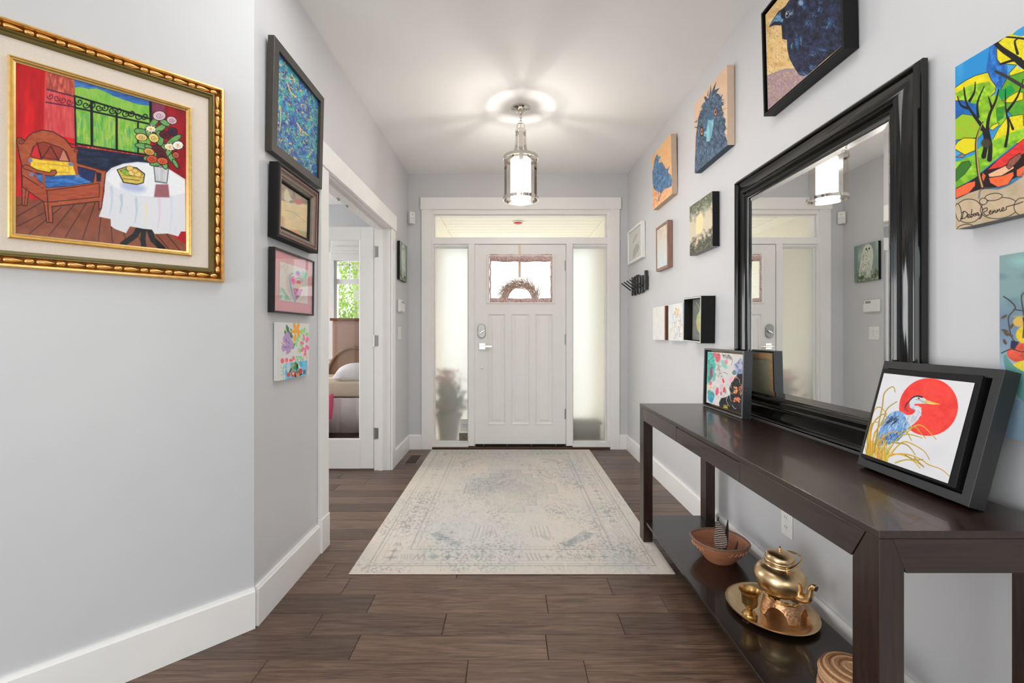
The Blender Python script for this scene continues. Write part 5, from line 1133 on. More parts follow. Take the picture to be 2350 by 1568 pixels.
# ------------------------------------------------------------------ console table
TX0, TX1, TY0, TY1, TH = .737, 1.13, .905, 2.565, .757
tb = thing('console_table', 'long dark espresso console table with a low shelf against the right wall', 'table', ((TX0 + TX1) / 2, (TY0 + TY1) / 2, 0))
ox, oy = (TX0 + TX1) / 2, (TY0 + TY1) / 2
M_esp = wood('espresso_wood', (26, 14, 10), (56, 34, 25), .30, 'Y', 5, 0, coat=.25, bump=.1)
M_espx = wood('espresso_wood_cross', (26, 14, 10), (56, 34, 25), .32, 'X', 5, 0, coat=.15, bump=.1)
M_espz = wood('espresso_wood_leg', (26, 13, 9), (54, 33, 25), .34, 'Z', 5, 0, coat=.15, bump=.1)
def T(b, name, m, par=None, **k_):
    o = b.build(name, m, par or tb, **k_)
    if par is None: o.location = (-ox, -oy, 0)
    return o
b = MB(); b.box(TX0, TX1, TY0, TY1, TH - .016, TH, .0015); T(b, 'tabletop', M_esp)
AP = TH - .016; AZ = TH - .084; LWx, LWy = .051, .073
for (x0, x1), nx_ in (((TX0, TX0 + LWx), 0), ((TX1 - LWx, TX1), 1)):
    for (y0, y1), ny_ in (((TY0, TY0 + LWy), 0), ((TY1 - LWy, TY1), 1)):
        zb = .0065 if (nx_ == 0 and ny_ == 1) else 0.0
        b = MB(); c = .0012
        # leg: straight post whose head is mitred into the aprons
        e0, e1 = y0 + .0005, y1 - .0005
        P = [(e0, zb), (e1, zb), (e1, AP), (y1 - .035, AP), (e0, AZ)] if ny_ else [(e0, zb), (e1, zb), (e1, AZ), (y0 + .035, AP), (e0, AP)]
        b.prism(P, x0 + .0005, x1 - .0005, 'X', c)
        T(b, 'leg', M_espz)
def apron_y(x0, x1, name, cuts):
    for (ya_, yb_, l, r_) in cuts:
        b = MB(); b.prism([(ya_ + l, AZ), (yb_ - r_, AZ), (yb_ - (r_ * .48 if r_ else 0), AP), (ya_ + (l * .48 if l else 0), AP)], x0, x1, 'X', .0008); T(b, name, M_esp)
g = .0022
apron_y(TX0, TX0 + .02, 'front_apron', ((TY0, 1.457 - g, LWy + g, 0), (2.004 + g, TY1, 0, LWy + g)))
apron_y(TX1 - .02, TX1, 'back_apron', ((TY0, TY1, LWy + g, LWy + g),))
b = MB(); b.box(TX0, TX0 + .018, 1.457, 2.004, AZ, AP - .006, .001); dw = T(b, 'drawer', M_esp)
b = MB(); b.box(TX0 + .018, TX1 - .03, 1.47, 1.99, AZ + .008, AP - .02); T(b, 'drawer_box', M_espx)
b = MB(); b.box(TX0 + .004, TX0 + .018, 1.457, 2.004, AP - .005, AP); T(b, 'drawer_rail', M_esp)
for y0, y1 in ((TY0, TY0 + .02), (TY1 - .02, TY1)):
    b = MB(); b.prism([(TX0 + LWx + g, AZ), (TX1 - LWx - g, AZ), (TX1 - .026, AP), (TX0 + .026, AP)], y0, y1, 'Y', .0008); T(b, 'end_apron', M_espx)
b = MB(); b.box(TX0 + .010, TX1 - .003, TY0 + .008, TY1 - .003, .111, .126, .0015); T(b, 'shelf', wood('espresso_shelf', (20, 12, 10), (38, 25, 20), .26, 'Y', 5, 0, coat=.3, bump=.08))

# ------------------------------------------------------------------ big black-framed mirror standing on the table
MY0, MY1, MZ0, MZ1 = 1.272, 2.318, TH, 1.922
mr_ = thing('mirror', 'large mirror with a wide glossy black frame standing on the console table', 'mirror', (1.1775, (MY0 + MY1) / 2, MZ0), RA)
MW, MH = MY1 - MY0, MZ1 - MZ0
M_gloss = mat('gloss_black_lacquer', (3, 3, 3), .09, var=.2, coat=.15)
b = MB()
pr = [(0, .006), (0, .020), (.002, .0225), (.006, .0225)]
pr += [(.006 + .016 * t_, .0225 + .013 * math.sin(PI * t_)) for t_ in (.15, .3, .5, .7, .85, 1)]
pr += [(.024 + .046 * t_, .021 - .004 * math.sin(PI * t_) + .010 * t_) for t_ in (0, .2, .4, .6, .8, 1)]
pr += [(.071 + .014 * t_, .031 + .007 * math.sin(PI * t_)) for t_ in (.2, .5, .8, 1)]
pr += [(.088, .026), (.090, .024)] + [(.090 + .016 * t_, .024 + .006 * math.sin(PI * t_)) for t_ in (.25, .5, .75, 1)] + [(.110, .020), (.118, .017), (.118, .010), (.05, .006)]
b.sweep(MW, MH, pr); b.build('frame', M_gloss, mr_, 30)
MB().box(-MW / 2 + .015, MW / 2 - .015, -.0055, -.001, .015, MH - .015).build('backing', wood('pine_backing', (196, 150, 104), (220, 180, 132), .7), mr_)
M_mir = metal('silvered_glass', (238, 240, 240), 0.0, 2, .004)
gw, gh = MW - .232, MH - .232
b = MB(); bv = .024; zc0 = .116
lo = [[(-gw / 2 + i, -d, zc0 + i), (gw / 2 - i, -d, zc0 + i), (gw / 2 - i, -d, zc0 + gh - i), (-gw / 2 + i, -d, zc0 + gh - i)] for i, d in ((0, .008), (0, .0125), (bv, .0145))]
b.rings(lo); b.build('mirror_glass', M_mir, mr_)

# ------------------------------------------------------------------ the two framed pictures standing on the table
def leaning(name, label, far, near, lean, lift):
    a = Vector((far[0], far[1], TH + lift)); c = Vector((near[0], near[1], TH + lift)); e = (c - a).normalized()
    return thing(name, label, 'painting', tuple((a + c) / 2), math.atan2(e.y, e.x), None, -R(lean)), (c - a).length
hp, HW = leaning('framed_painting', 'blue heron before a red sun in a frame leaning at the near table end', (1.0249, 1.3405), (1.0151, 1.0053), 14.6, .0093)
HH = .3146; D_ = .036
M_ch = mat('charcoal_float_frame', (42, 42, 43), .42, var=.05, spec=.4)
b = MB(); b.sweep(HW, HH, [(0, 0), (.0, D_ - .001), (.001, D_), (.021, D_), (.022, D_ - .001), (.022, .010), (.022, 0)][::1]); o = b.build('frame', M_ch, hp, 35); o.location = (0, D_, 0)
# front face of the frame lies at y = 0 of the thing; the canvas sits proud and slightly askew inside
cv = MB(); cv.box(-.1437, .1437, -.006, .028, .0254, .292, .0015); c_ = cv.build('canvas', mat('black_canvas_edge', (14, 14, 15), .6, spec=.3), hp); c_.rotation_euler = (0, R(-1.2), 0); c_.location = (-.009, 0, .001)
MB().box(-HW / 2 + .02, HW / 2 - .02, .028, .034, .018, HH - .018).build('backing', M_edge, hp)
A = Art(300, 280, ((368, 208), (1122, 290), (925, 1115), (203, 868)), (229, 228, 231), 61)
A.wash((220, 220, 224), .5, (120, 120)); A.ell(745, 486, 245, 236, (246, 62, 60), 8, var=.04, vs=(60, 60), col2=(252, 78, 66)); A.ell(640, 420, 40, 80, (250, 84, 58), 20, blur=60, alpha=.6)
HB = [(312, 795), (330, 715), (358, 630), (395, 570), (440, 530), (495, 516), (545, 535), (575, 552), (640, 560), (660, 580), (615, 632), (560, 685), (515, 745), (440, 780), (400, 795)]
A.poly(HB, (142, 184, 224), .08, (18, 30), (110, 158, 212), sm=True)
A.poly([(312, 800), (330, 740), (400, 730), (500, 690), (560, 660), (540, 720), (480, 770), (400, 795)], (62, 112, 180), .15, (14, 20), (90, 140, 204), sm=True)
A.fur(HB, 240, 34, 118, 18, [(196, 218, 238), (74, 120, 184), (112, 160, 214), (220, 232, 244), (50, 92, 160)], 5, .3, .9)
A.fur([(390, 590), (440, 560), (520, 560), (500, 600), (420, 630)], 34, 44, 140, 16, [(34, 40, 56), (60, 66, 84)], 5)
A.fur([(320, 790), (340, 720), (560, 670), (500, 760), (400, 795)], 90, 24, 120, 30, [(40, 84, 156), (30, 60, 120), (150, 190, 226)], 5)
NK = [(585, 455), (592, 428), (612, 408), (640, 396), (690, 404), (722, 420), (732, 440), (725, 456), (680, 458), (640, 458), (622, 466), (630, 474), (660, 476), (682, 490), (688, 520), (682, 552), (662, 588), (625, 626), (600, 640), (565, 590), (540, 545), (575, 552), (612, 545), (632, 528), (638, 510), (625, 500), (600, 494), (586, 478)]
A.poly(NK, (228, 230, 236), .03, (14, 14), (206, 214, 226)); A.fur([(560, 560), (640, 540), (680, 540), (600, 640)], 60, 34, 120, 25, [(170, 180, 196), (240, 240, 242), (130, 150, 180), (220, 206, 196)], 3.5)
A.fur([(600, 480), (680, 490), (684, 550), (650, 560), (640, 500)], 40, 16, 30, 30, [(160, 176, 206), (240, 240, 244)], 3)
A.line([(586, 460), (592, 490), (615, 500), (636, 514)], 6, (150, 170, 206), sm=True)
A.line([(690, 404), (650, 396), (615, 406), (590, 430)], 14, (36, 44, 70), 8, sm=True); A.line([(600, 420), (565, 455), (546, 490), (548, 512)], 8, (40, 40, 48), 3, sm=True); A.line([(580, 440), (556, 480), (562, 505), (578, 526)], 7, (50, 50, 56), 3, sm=True)
A.poly([(715, 424), (760, 438), (848, 463), (790, 465), (725, 456)], (250, 196, 60), .04); A.line([(700, 448), (790, 462)], 5, (226, 226, 220)); A.poly([(690, 430), (770, 440), (740, 452), (690, 452)], (206, 210, 150)); A.ell(662, 414, 12, 8, (226, 180, 70), 15); A.ell(663, 414, 6, 5, (30, 28, 30)); A.line([(640, 424), (690, 430)], 4, (90, 110, 150)); A.line([(680, 440), (730, 448)], 3, (120, 130, 150))
GRS = [(232, 176, 60), (214, 150, 50), (196, 186, 70), (240, 200, 90), (176, 160, 60), (226, 130, 60)]
rs = A.rs
for i in range(70):
    x0 = rs.uniform(225, 420); y0_ = 870 + (x0 - 203) * .32; ln = rs.uniform(60, 230); le = rs.uniform(-30, 60)
    A.line([(x0, y0_ + 10), (x0 + le * .3, y0_ - ln * .5), (x0 + le * 1.2, y0_ - ln)], rs.uniform(7, 12), GRS[rs.randint(6)], 3, sm=True)
for q in (((240, 880), (280, 640), (340, 560), (380, 545), (405, 585)), ((300, 860), (330, 640), (360, 480), (375, 370), (443, 318), (464, 362)), ((260, 860), (270, 600), (300, 500), (350, 490), (400, 545)), ((300, 700), (370, 590), (400, 500), (480, 440)), ((330, 780), (420, 700), (490, 690), (520, 720)), ((400, 880), (480, 760), (560, 710), (640, 720), (700, 740)), ((420, 900), (500, 800), (560, 770), (640, 800), (720, 850), (765, 918)), ((480, 780), (560, 790), (610, 830), (645, 880)), ((560, 700), (640, 640), (700, 640), (760, 690), (816, 750)), ((580, 660), (640, 650), (680, 690), (728, 742)), ((430, 890), (500, 870), (600, 880), (700, 920), (760, 960), (870, 1000), (955, 1072)), ((440, 870), (540, 880), (620, 920), (690, 990)), ((480, 945), (560, 920), (640, 930), (720, 980)), ((560, 880), (640, 920), (710, 915)), ((520, 700), (560, 680), (610, 760)), ((250, 880), (240, 740), (280, 620), (330, 610)), ((640, 905), (700, 960), (720, 975)), ((280, 880), (300, 700), (390, 590))):
    c1 = GRS[rs.randint(6)]; A.line(q, 12, c1, 6, sm=True); A.line([(x + 3, y_ + 2) for x, y_ in q], 4, (170, 120, 40), 3, sm=True, alpha=.8)
o = A.mesh('painting', hp, -.148, .1168, .0352, .2765, -.0068, M_paint); o.location = (0, 0, 0)

fp, FWd = leaning('framed_painting', 'abstract floral painting in a dark metal-edged frame standing before the far mirror corner', (1.055, 2.476), (1.067, 2.080), 1.6, .0014)
FHt = .312
M_sil = mat('silver_edge', (130, 130, 128), .3, .5, .05); M_slate = mat('slate_frame_side', (46, 47, 50), .45, var=.04)
b = MB(); b.sweep(FWd, FHt, [(0, 0), (0, .0385), (.0015, .040), (.0085, .040), (.010, .0385), (.010, 0)]); o = b.build('frame', M_slate, fp, 35); o.location = (0, .04, 0)
b = MB(); b.sweep(FWd - .002, FHt - .002, [(0, .0398), (0, .0412), (.0065, .0412), (.0065, .0398)], .001); o = b.build('front_edge', M_sil, fp); o.location = (0, .04, 0)
MB().box(-FWd / 2 + .022, FWd / 2 - .012, .005, .034, .020, FHt - .016).build('canvas', M_edge, fp)
b = MB(); b.sweep(FWd - .02, FHt - .02, [(0, 0), (0, .006), (.03, .006), (.03, 0)], .01); o = b.build('stretcher', wood('pine_backing', (196, 150, 104), (220, 180, 132), .7), fp); o.location = (0, .0405, 0)
MB().box(-FWd / 2 + .022, FWd / 2 - .022, .0345, .0362, .020, FHt - .020).build('canvas_back', mat('raw_canvas_back', (196, 192, 164), .9, var=.06), fp)
A = Art(150, 190, ((190, 150), (868, 200), (840, 1330), (160, 1105)), (218, 214, 210), 67)
A.wash((232, 228, 222), .8, (90, 90))
A.poly([(188, 148), (290, 165), (320, 300), (340, 420), (310, 560), (270, 660), (205, 740), (165, 760)], (88, 188, 170), .1, (40, 40), blur=30); A.poly([(440, 300), (500, 320), (560, 430), (540, 480), (450, 420)], (140, 206, 192), blur=20); A.poly([(300, 540), (350, 560), (320, 700), (280, 690)], (120, 186, 176), blur=20)
A.fur([(190, 300), (260, 320), (300, 700), (190, 760)], 70, 40, 80, 60, [(60, 60, 64), (120, 80, 90), (40, 44, 48)], 7, 1.2, .7); A.fur([(330, 280), (420, 300), (460, 640), (380, 660), (350, 500)], 90, 30, 80, 80, [(90, 88, 84), (120, 116, 110), (150, 140, 130)], 6, 1.5, .8)
A.ell(320, 205, 40, 40, (216, 110, 130), blur=12); A.ell(380, 260, 50, 84, (206, 110, 116), 10, blur=16, var=.2); A.ell(535, 345, 34, 46, (236, 150, 156), blur=10); A.ell(250, 540, 30, 100, (150, 90, 106), blur=16); A.fur([(440, 190), (600, 200), (640, 300), (560, 270), (450, 250)], 60, 40, 30, 80, [(110, 104, 104), (70, 66, 70), (160, 150, 150)], 7, 1.4, .8)
A.poly([(690, 380), (740, 350), (800, 270), (850, 300), (872, 240), (870, 600), (740, 590), (700, 470)], (120, 138, 166), .15, (30, 30), (170, 176, 206), blur=14); A.ell(810, 420, 50, 50, (196, 184, 216), blur=20); A.ell(690, 540, 40, 50, (110, 140, 146), blur=10)
A.poly([(872, 560), (760, 570), (700, 640), (640, 720), (590, 850), (620, 960), (540, 1010), (440, 1030), (400, 1120), (410, 1190), (540, 1240), (845, 1335), (872, 900)], (44, 43, 44), .2, (30, 30), blur=12)
A.fur([(640, 740), (860, 620), (850, 1300), (480, 1190), (470, 1060), (620, 980)], 120, 40, 60, 90, [(90, 88, 88), (140, 138, 136), (60, 60, 60), (30, 30, 30)], 5, 2.0, .8)
A.fur([(180, 780), (560, 720), (600, 900), (420, 1040), (200, 1100)], 90, 50, 60, 70, [(240, 236, 232), (200, 190, 190), (226, 180, 190), (180, 176, 176)], 9, 1.0, .7)
A.ell(640, 670, 40, 60, (240, 180, 190), 20, blur=14); A.poly([(456, 660), (485, 655), (506, 730), (478, 742)], (246, 62, 56)); A.poly([(490, 815), (515, 820), (522, 920), (472, 910)], (244, 56, 62)); A.ell(440, 940, 16, 40, (236, 90, 120)); A.ell(362, 900, 30, 80, (226, 100, 140), 8, var=.1); A.ell(445, 830, 34, 50, (226, 190, 196), blur=10); A.poly([(690, 625), (730, 615), (738, 650), (700, 655)], (240, 90, 80)); A.ell(215, 765, 22, 26, (250, 190, 80), blur=6); A.ell(245, 825, 16, 26, (240, 190, 110)); A.ell(240, 740, 30, 40, (196, 130, 150), blur=12)
A.ell(250, 1000, 64, 100, (60, 146, 168), 10, var=.2, col2=(90, 180, 180)); A.ell(215, 920, 36, 50, (90, 170, 160), blur=8); A.ell(255, 1070, 30, 50, (60, 150, 200), blur=6)
for q in ((710, 860, 34, 66, 5), (735, 1050, 50, 42, 0), (830, 850, 50, 110, 5)): A.fur([(q[0] - q[2], q[1] - q[3]), (q[0] + q[2], q[1] - q[3]), (q[0] + q[2], q[1] + q[3]), (q[0] - q[2], q[1] + q[3])], 34, 30, 70, 60, [(250, 170, 70), (246, 140, 110), (240, 190, 90), (250, 130, 130)], 16, .6)
A.fur([(470, 1140), (560, 1150), (555, 1225), (480, 1205)], 24, 30, 45, 70, [(220, 196, 80), (236, 214, 110), (180, 160, 50)], 10); A.ell(520, 900, 22, 40, (160, 156, 156), blur=10)
for q in (((655, 520), (680, 482), (715, 490), (735, 560)), ((650, 600), (720, 610), (790, 690), (790, 740)), ((588, 810), (600, 890), (640, 940), (690, 920)), ((600, 960), (615, 1030), (632, 1090)), ((650, 1165), (700, 1230), (728, 1220)), ((620, 740), (630, 840)), ((640, 720), (700, 600)), ((560, 1010), (540, 1080), (600, 1190))): A.line(q, 8, (236, 236, 232), 5, sm=True)
for q in (((200, 350), (230, 300), (280, 250), (320, 260)), ((620, 240), (650, 300), (640, 400)), ((480, 540), (540, 550), (560, 580))): A.line(q, 7, (90, 84, 86), sm=True)
A.mesh('painting', fp, -FWd / 2 + .032, FWd / 2 - .0115, .0235, .2955, .0042, M_paint)

# ------------------------------------------------------------------ things on the low shelf
SZ = .126
M_clay = mat('terracotta', (176, 116, 84), .6, var=.18, scale=14, stretch=(1, 1, 9), bump=.4, bscale=40); M_clayd = mat('fired_rim', (128, 100, 84), .6, var=.15)
bw_ = thing('clay_bowl', 'hand-built terracotta bowl with pointed ends holding feathers on the low shelf', 'bowl', (.960, 2.075, SZ))
def lens(sx, sy, n=48, pw=1.28):
    out = []
    for i in range(n):
        a = 2 * PI * i / n; c, s_ = math.cos(a), math.sin(a)
        out.append((sx * math.copysign(abs(c) ** 1.1, c), sy * math.copysign(abs(s_) ** pw, s_)))
    return out
def bowl_ring(f_, z, ins=0.0):
    ang = R(-32); ca, sa = math.cos(ang), math.sin(ang); o_ = []
    for x, y_ in lens((.128 * f_) - ins, (.124 * (f_ * .92 + .08)) - ins): o_.append((x * ca - y_ * sa, x * sa + y_ * ca, z))
    return o_
b = MB(); b.rings([bowl_ring(.52, 0), bowl_ring(.55, .006), bowl_ring(.72, .028), bowl_ring(.88, .055), bowl_ring(.99, .084)], cap=False); b.f([b.v(p_) for p_ in bowl_ring(.52, 0)])
b.rings([bowl_ring(.94, .085), bowl_ring(.84, .056, .004), bowl_ring(.66, .028, .004), bowl_ring(.45, .014, .004)], cap=False)
o_ = [b.v(p_) for p_ in bowl_ring(.45, .014, .004)]; b.f(o_); b.build('body', M_clay, bw_, 50)
b = MB(); b.tube(bowl_ring(.968, .087), .0048, 8, closed=True); b.build('rim', M_clayd, bw_, 50)
for sg in (-.30, .30):
    b = MB(); pts = []
    for t_ in np.linspace(-.32, .32, 15):
        a = R(-90) + sg * 3 + t_ * 1.3; f_ = .93; ang = R(-32)
        i_ = lens((.128 * f_), (.124 * (f_ * .92 + .08)), 400)[int((a % (2 * PI)) / (2 * PI) * 400) % 400]
        pts.append(((i_[0] * math.cos(ang) - i_[1] * math.sin(ang)) * 1.0, (i_[0] * math.sin(ang) + i_[1] * math.cos(ang)) * 1.0, .062 + .007 * math.sin(t_ * 50)))
    b.tube(pts, .0016, 6); b.build('incised_line', mat('pale_slip', (214, 160, 130), .6), bw_, 60)
def feather(label, base, tip, wd_, m, side, curve=.01):
    B_ = Vector(base); T_ = Vector(tip); ax = (T_ - B_); n_ = 14; sdv = Vector(side).normalized(); up_ = ax.normalized().cross(sdv)
    f_ = thing('feather', label, 'feather', base, 0, 'feathers in the clay bowl')
    b = MB(); rows = []
    for i in range(n_ + 1):
        t_ = i / n_; w_ = wd_ * max(.03, math.sin(PI * min(t_ ** .55 * .97 + .02, 1))) ** .8; c = ax * t_ + up_ * (curve * math.sin(PI * t_))
        rows.append([b.v(c - sdv * w_ + up_ * -.002 + ax * .03), b.v(c), b.v(c + sdv * w_ - up_ * .002 + ax * .03)])
    for r0, r1 in zip(rows, rows[1:]):
        for j in range(2): b.f([r0[j], r0[j + 1], r1[j + 1], r1[j]])
    o = b.build('vane', m, f_, fix=False); md = o.modifiers.new('s', 'SOLIDIFY'); md.thickness = .0008
    b = MB(); b.tube([tuple(ax * (i / 8) + up_ * (curve * math.sin(PI * i / 8) + .0012)) for i in range(9)], [.0016 - .0012 * i / 8 for i in range(9)], 6); b.build('quill', mat('quill_ivory', (226, 214, 200), .5), f_, 60)
# barred brown vane
mb_, nt, bs = nodes('barred_feather'); tcn = nt.nodes.new('ShaderNodeTexCoord'); wv = nt.nodes.new('ShaderNodeTexWave'); wv.bands_direction = 'Z'; wv.inputs['Scale'].default_value = 42; wv.inputs['Distortion'].default_value = 2.5; wv.inputs['Detail'].default_value = 2
rp = nt.nodes.new('ShaderNodeValToRGB'); rp.color_ramp.elements[0].color = lc((72, 54, 46)); rp.color_ramp.elements[1].color = lc((206, 190, 178)); rp.color_ramp.elements[0].position = .3; rp.color_ramp.elements[1].position = .9
nt.links.new(tcn.outputs['Object'], wv.inputs[0]); nt.links.new(wv.outputs['Fac'], rp.inputs[0]); nt.links.new(rp.outputs[0], bs.inputs['Base Color']); bs.inputs['Roughness'].default_value = .7
M_dkf = mat('dark_feather', (44, 38, 36), .6, var=.3, scale=60)
feather('broad brown barred feather at the front of the clay bowl', (.934, 2.000, .196), (.945, 2.062, .298), .031, mb_, (1, .15, 0), -.004)
feather('dark feather standing behind the barred one in the clay bowl', (.957, 2.10, .160), (.968, 2.10, .302), .010, M_dkf, (1, .1, 0))
feather('narrow dark feather at the right of the clay bowl', (.982, 2.07, .160), (1.001, 2.08, .297), .009, M_dkf, (.8, -.5, 0))
feather('small curled dark feather low at the right end of the clay bowl', (1.005, 2.028, .176), (1.023, 2.033, .224), .005, M_dkf, (.5, -.8, 0), .006)

M_brass = metal('brushed_brass', (226, 196, 152), .3, 40, .08, .06); M_brassd = metal('aged_brass', (186, 148, 92), .32, 50, .18, .1); M_emb = metal('embossed_copper_brass', (206, 158, 120), .34, 90, .3, .9)
tr_ = thing('brass_tray', 'oval polished brass tray on the low shelf carrying the teapot', 'tray', (.968, 1.681, SZ), R(0))
b = MB(); b.lathe([(.118, .0), (.128, .002), (.148, .012), (.158, .014), (.160, .016), (.157, .017), (.146, .015), (.130, .006), (.120, .0035), (.0, .0032)], n=64, cap=False, sx=.93, sy=1.04); b.lathe([(.118, 0), (0, 0)], n=64, cap=False, sx=.93, sy=1.04); b.build('tray', M_brass, tr_, 40)
TZ = SZ + .0035
# embossed stand with cut-out arches
sx_, sy_ = 1.005, 1.665
stn = thing('teapot_stand', 'embossed brass stand with arched feet under the teapot', 'stand', (sx_, sy_, TZ))
b = MB(); n = 72; lo = [[], [], [], []]
for i in range(n):
    a = 2 * PI * i / n; ph = (a * 4 / (2 * PI) + .06) % 1; arch = max(0, 1 - ((ph - .5) / .33) ** 2) ** .5 if abs(ph - .5) < .33 else 0
    zb = .040 * arch
    for L_, (r_, z_) in zip(lo, ((.078 - .012 * zb / .04, zb), (.062, .056), (.058, .056), (.073 - .012 * zb / .04, zb))): L_.append((r_ * math.cos(a), r_ * math.sin(a), z_))
b.rings(lo, close=True, cap=False); b.build('skirt', M_emb, stn, 50)
b = MB(); b.lathe([(.063, .055), (.064, .060), (.060, .062), (.056, .058), (.058, .055), (.063, .055)], n=48, cap=False); b.build('top_ring', M_brass, stn, 40)
for i in range(16):
    a = 2 * PI * i / 16; b = MB(); b.M = Matrix.Rotation(a, 4, 'Z') @ Matrix.Translation((.0595, 0, .0645)); b.box(-.002, .002, -.0075, .0075, -.003, .003, .001); b.build('gallery_tab', M_brass, stn)
tp = thing('teapot', 'brass teapot with folded handle and curved spout on the embossed stand', 'teapot', (sx_ - .006, sy_ + .012, TZ + .0665)); tp.scale = (.9, .9, .9)
b = MB(); b.lathe([(.0, .0), (.050, .0), (.060, .003), (.078, .018), (.091, .040), (.096, .060), (.094, .080), (.084, .098), (.070, .108), (.056, .112), (.054, .114), (.054, .128), (.056, .130)], n=56, cap=False); b.build('body', M_brass, tp, 50)
b = MB(); b.lathe([(.057, .128), (.0585, .133), (.057, .138), (.054, .140), (.054, .150), (.050, .158), (.042, .163), (.020, .167), (.0, .168)], n=48, cap=False); lid = b.build('lid', M_brass, tp, 40)
b = MB(); b.lathe([(.006, .166), (.004, .171), (.0065, .176), (.0055, .181), (.003, .184), (.0045, .187), (.0, .190)], n=18, cap=False); b.build('knob', M_brass, lid, 50)
sd_ = Vector((.44, -.898, 0))
b = MB(); b.tube([tuple(sd_ * r_ + Vector((0, 0, z_))) for r_, z_ in smooth_path([(.070, .022), (.100, .026), (.116, .042), (.121, .062), (.124, .078), (.132, .088), (.142, .088)], k=4)], [.019, .0185, .018, .0175, .017, .0165, .016, .0155, .015, .0145, .0135, .013, .0125, .012, .0115, .0115, .011, .011, .011, .0115, .012, .0125, .013, .0135, .014][:25], 16); b.build('spout', M_brass, tp, 60)
b = MB(); b.lathe([(.0125, 0), (.0, .0005)], n=16, cap=False); o = b.build('spout_opening', mat('dark_opening', (40, 28, 16), .6), tp); o.location = sd_ * .1424 + Vector((0, 0, .088)); o.rotation_euler = (0, R(90), math.atan2(sd_.y, sd_.x))
b = MB(); hh = [(-.004, .060, .122), (.004, .062, .126), (.030, .058, .138), (.062, .040, .148), (.078, .018, .150), (.082, 0, .150), (.078, -.018, .150), (.062, -.040, .148), (.030, -.058, .138), (.004, -.062, .126), (-.004, -.060, .122)]
b.tube(smooth_path(hh, k=4), .0042, 10); b.build('handle', M_brass, tp, 60)
for s_ in (-1, 1):
    b = MB(); b.box(-.008, .008, -.004 + .057 * s_, .004 + .057 * s_, .110, .130, .002); b.build('handle_lug', M_brass, tp)
gb = thing('brass_goblet', 'small brass goblet on the tray in front of the teapot', 'goblet', (.868, 1.640, TZ)); gb.scale = (.92, .92, .92)
b = MB(); b.lathe([(.0, 0), (.026, 0), (.028, .003), (.028, .009), (.024, .013), (.024, .016), (.016, .021), (.010, .027), (.011, .033), (.020, .041), (.027, .050), (.029, .062), (.029, .078), (.032, .092), (.038, .102), (.0395, .104), (.038, .104), (.031, .093), (.027, .078), (.026, .060), (.016, .046), (.0, .042)], n=40, cap=False); b.build('cup', M_brassd, gb, 45)
bk = thing('woven_basket', 'round lidded coiled straw basket on the low shelf behind the near table leg', 'basket', (.930, 1.225, SZ))
M_straw = mat('coiled_straw', (200, 156, 116), .8, var=.12, scale=160, bump=.5, bscale=300); M_strawd = mat('dark_straw_band', (140, 96, 62), .8, var=.3, scale=200, bump=.5, bscale=300)
nz_ = 11
b = MB(); b.lathe([(.085 - .010 * i / nz_ , .095 * i / nz_) for i in range(nz_ + 1)], n=40); b.build('core', M_straw, bk, 40)
for i in range(nz_):
    b = MB(); r_ = .0855 - .010 * i / nz_; z_ = .0045 + .0088 * i; b.tube([(r_ * math.cos(t_), r_ * math.sin(t_), z_ + .002 * t_ / 6.28) for t_ in np.linspace(0, 2 * PI, 41)[:-1]], .0044, 6, closed=True); b.build('coil', M_strawd if i in (5, 8) else M_straw, bk, 60)
b = MB(); b.lathe([(.080, .094), (.0805, .100), (.076, .112), (.062, .119), (.03, .123), (.0, .124)], n=40, cap=False); ld_ = b.build('lid', M_straw, bk, 50)
for r_, z_, m_ in ((.0795, .101, M_straw), (.074, .1125, M_strawd), (.066, .1172, M_straw), (.057, .1200, M_strawd), (.046, .1215, M_straw), (.034, .1225, M_strawd), (.022, .1232, M_straw)):
    b = MB(); b.tube([(r_ * math.cos(t_), r_ * math.sin(t_), z_) for t_ in np.linspace(0, 2 * PI, 41)[:-1]], .0036, 6, closed=True); b.build('lid_coil', m_, ld_, 60)

# ------------------------------------------------------------------ wall fittings
ol = thing('wall_outlet', 'white duplex power outlet low on the right wall behind the console table', 'outlet', (XR, 1.926, .292), RA)
MB().box(-.038, .038, -.006, -.0005, 0, .115, .003, 2).build('cover_plate', M_white_pl, ol)
for zc in (.037, .078):
    b = MB(); b.rings([[(.0165 * math.cos(t_), y_, zc + .0145 * math.sin(t_)) for t_ in np.linspace(0, 2 * PI, 21)[:-1]] for y_ in (-.005, -.008)]); sk = b.build('socket', M_white_pl, ol, 40)
    b = MB(); b.box(-.0075, -.0055, -.0085, -.0075, zc - .002, zc + .006); b.box(.0055, .0075, -.0085, -.0075, zc - .002, zc + .006); b.lathe([(.0022, 0), (.0, .0004)], (0, -.008, zc - .008), 8); b.build('slots', M_black, sk)
ls = thing('light_switch', 'white double rocker light switch on the left wall by the front door', 'switch', (XL, 4.14, 1.095), LA)
MB().box(-.058, .058, -.006, -.0005, 0, .118, .003, 2).build('cover_plate', M_white_pl, ls)
for xx in (-.023, .023):
    b = MB(); b.M = Matrix.Translation((xx, -.007, .059)) @ Matrix.Rotation(R(4), 4, 'X'); b.box(-.0165, .0165, -.003, .002, -.033, .033, .0015); b.build('rocker', M_white_pl, ls)
th_ = thing('alarm_keypad', 'white wall keypad with a small grey screen, above the light switch', 'keypad', (XL, 4.15, 1.345), LA)
MB().box(-.085, .085, -.028, -.0005, 0, .115, .010, 3).build('body', M_white_pl, th_)
MB().box(-.080, .080, -.034, -.028, .008, .074, .003, 2).build('cover', M_white_pl, th_)
MB().box(.0, .060, -.0290, -.0275, .083, .104).build('screen', mat('lcd_grey', (140, 146, 142), .3), th_)
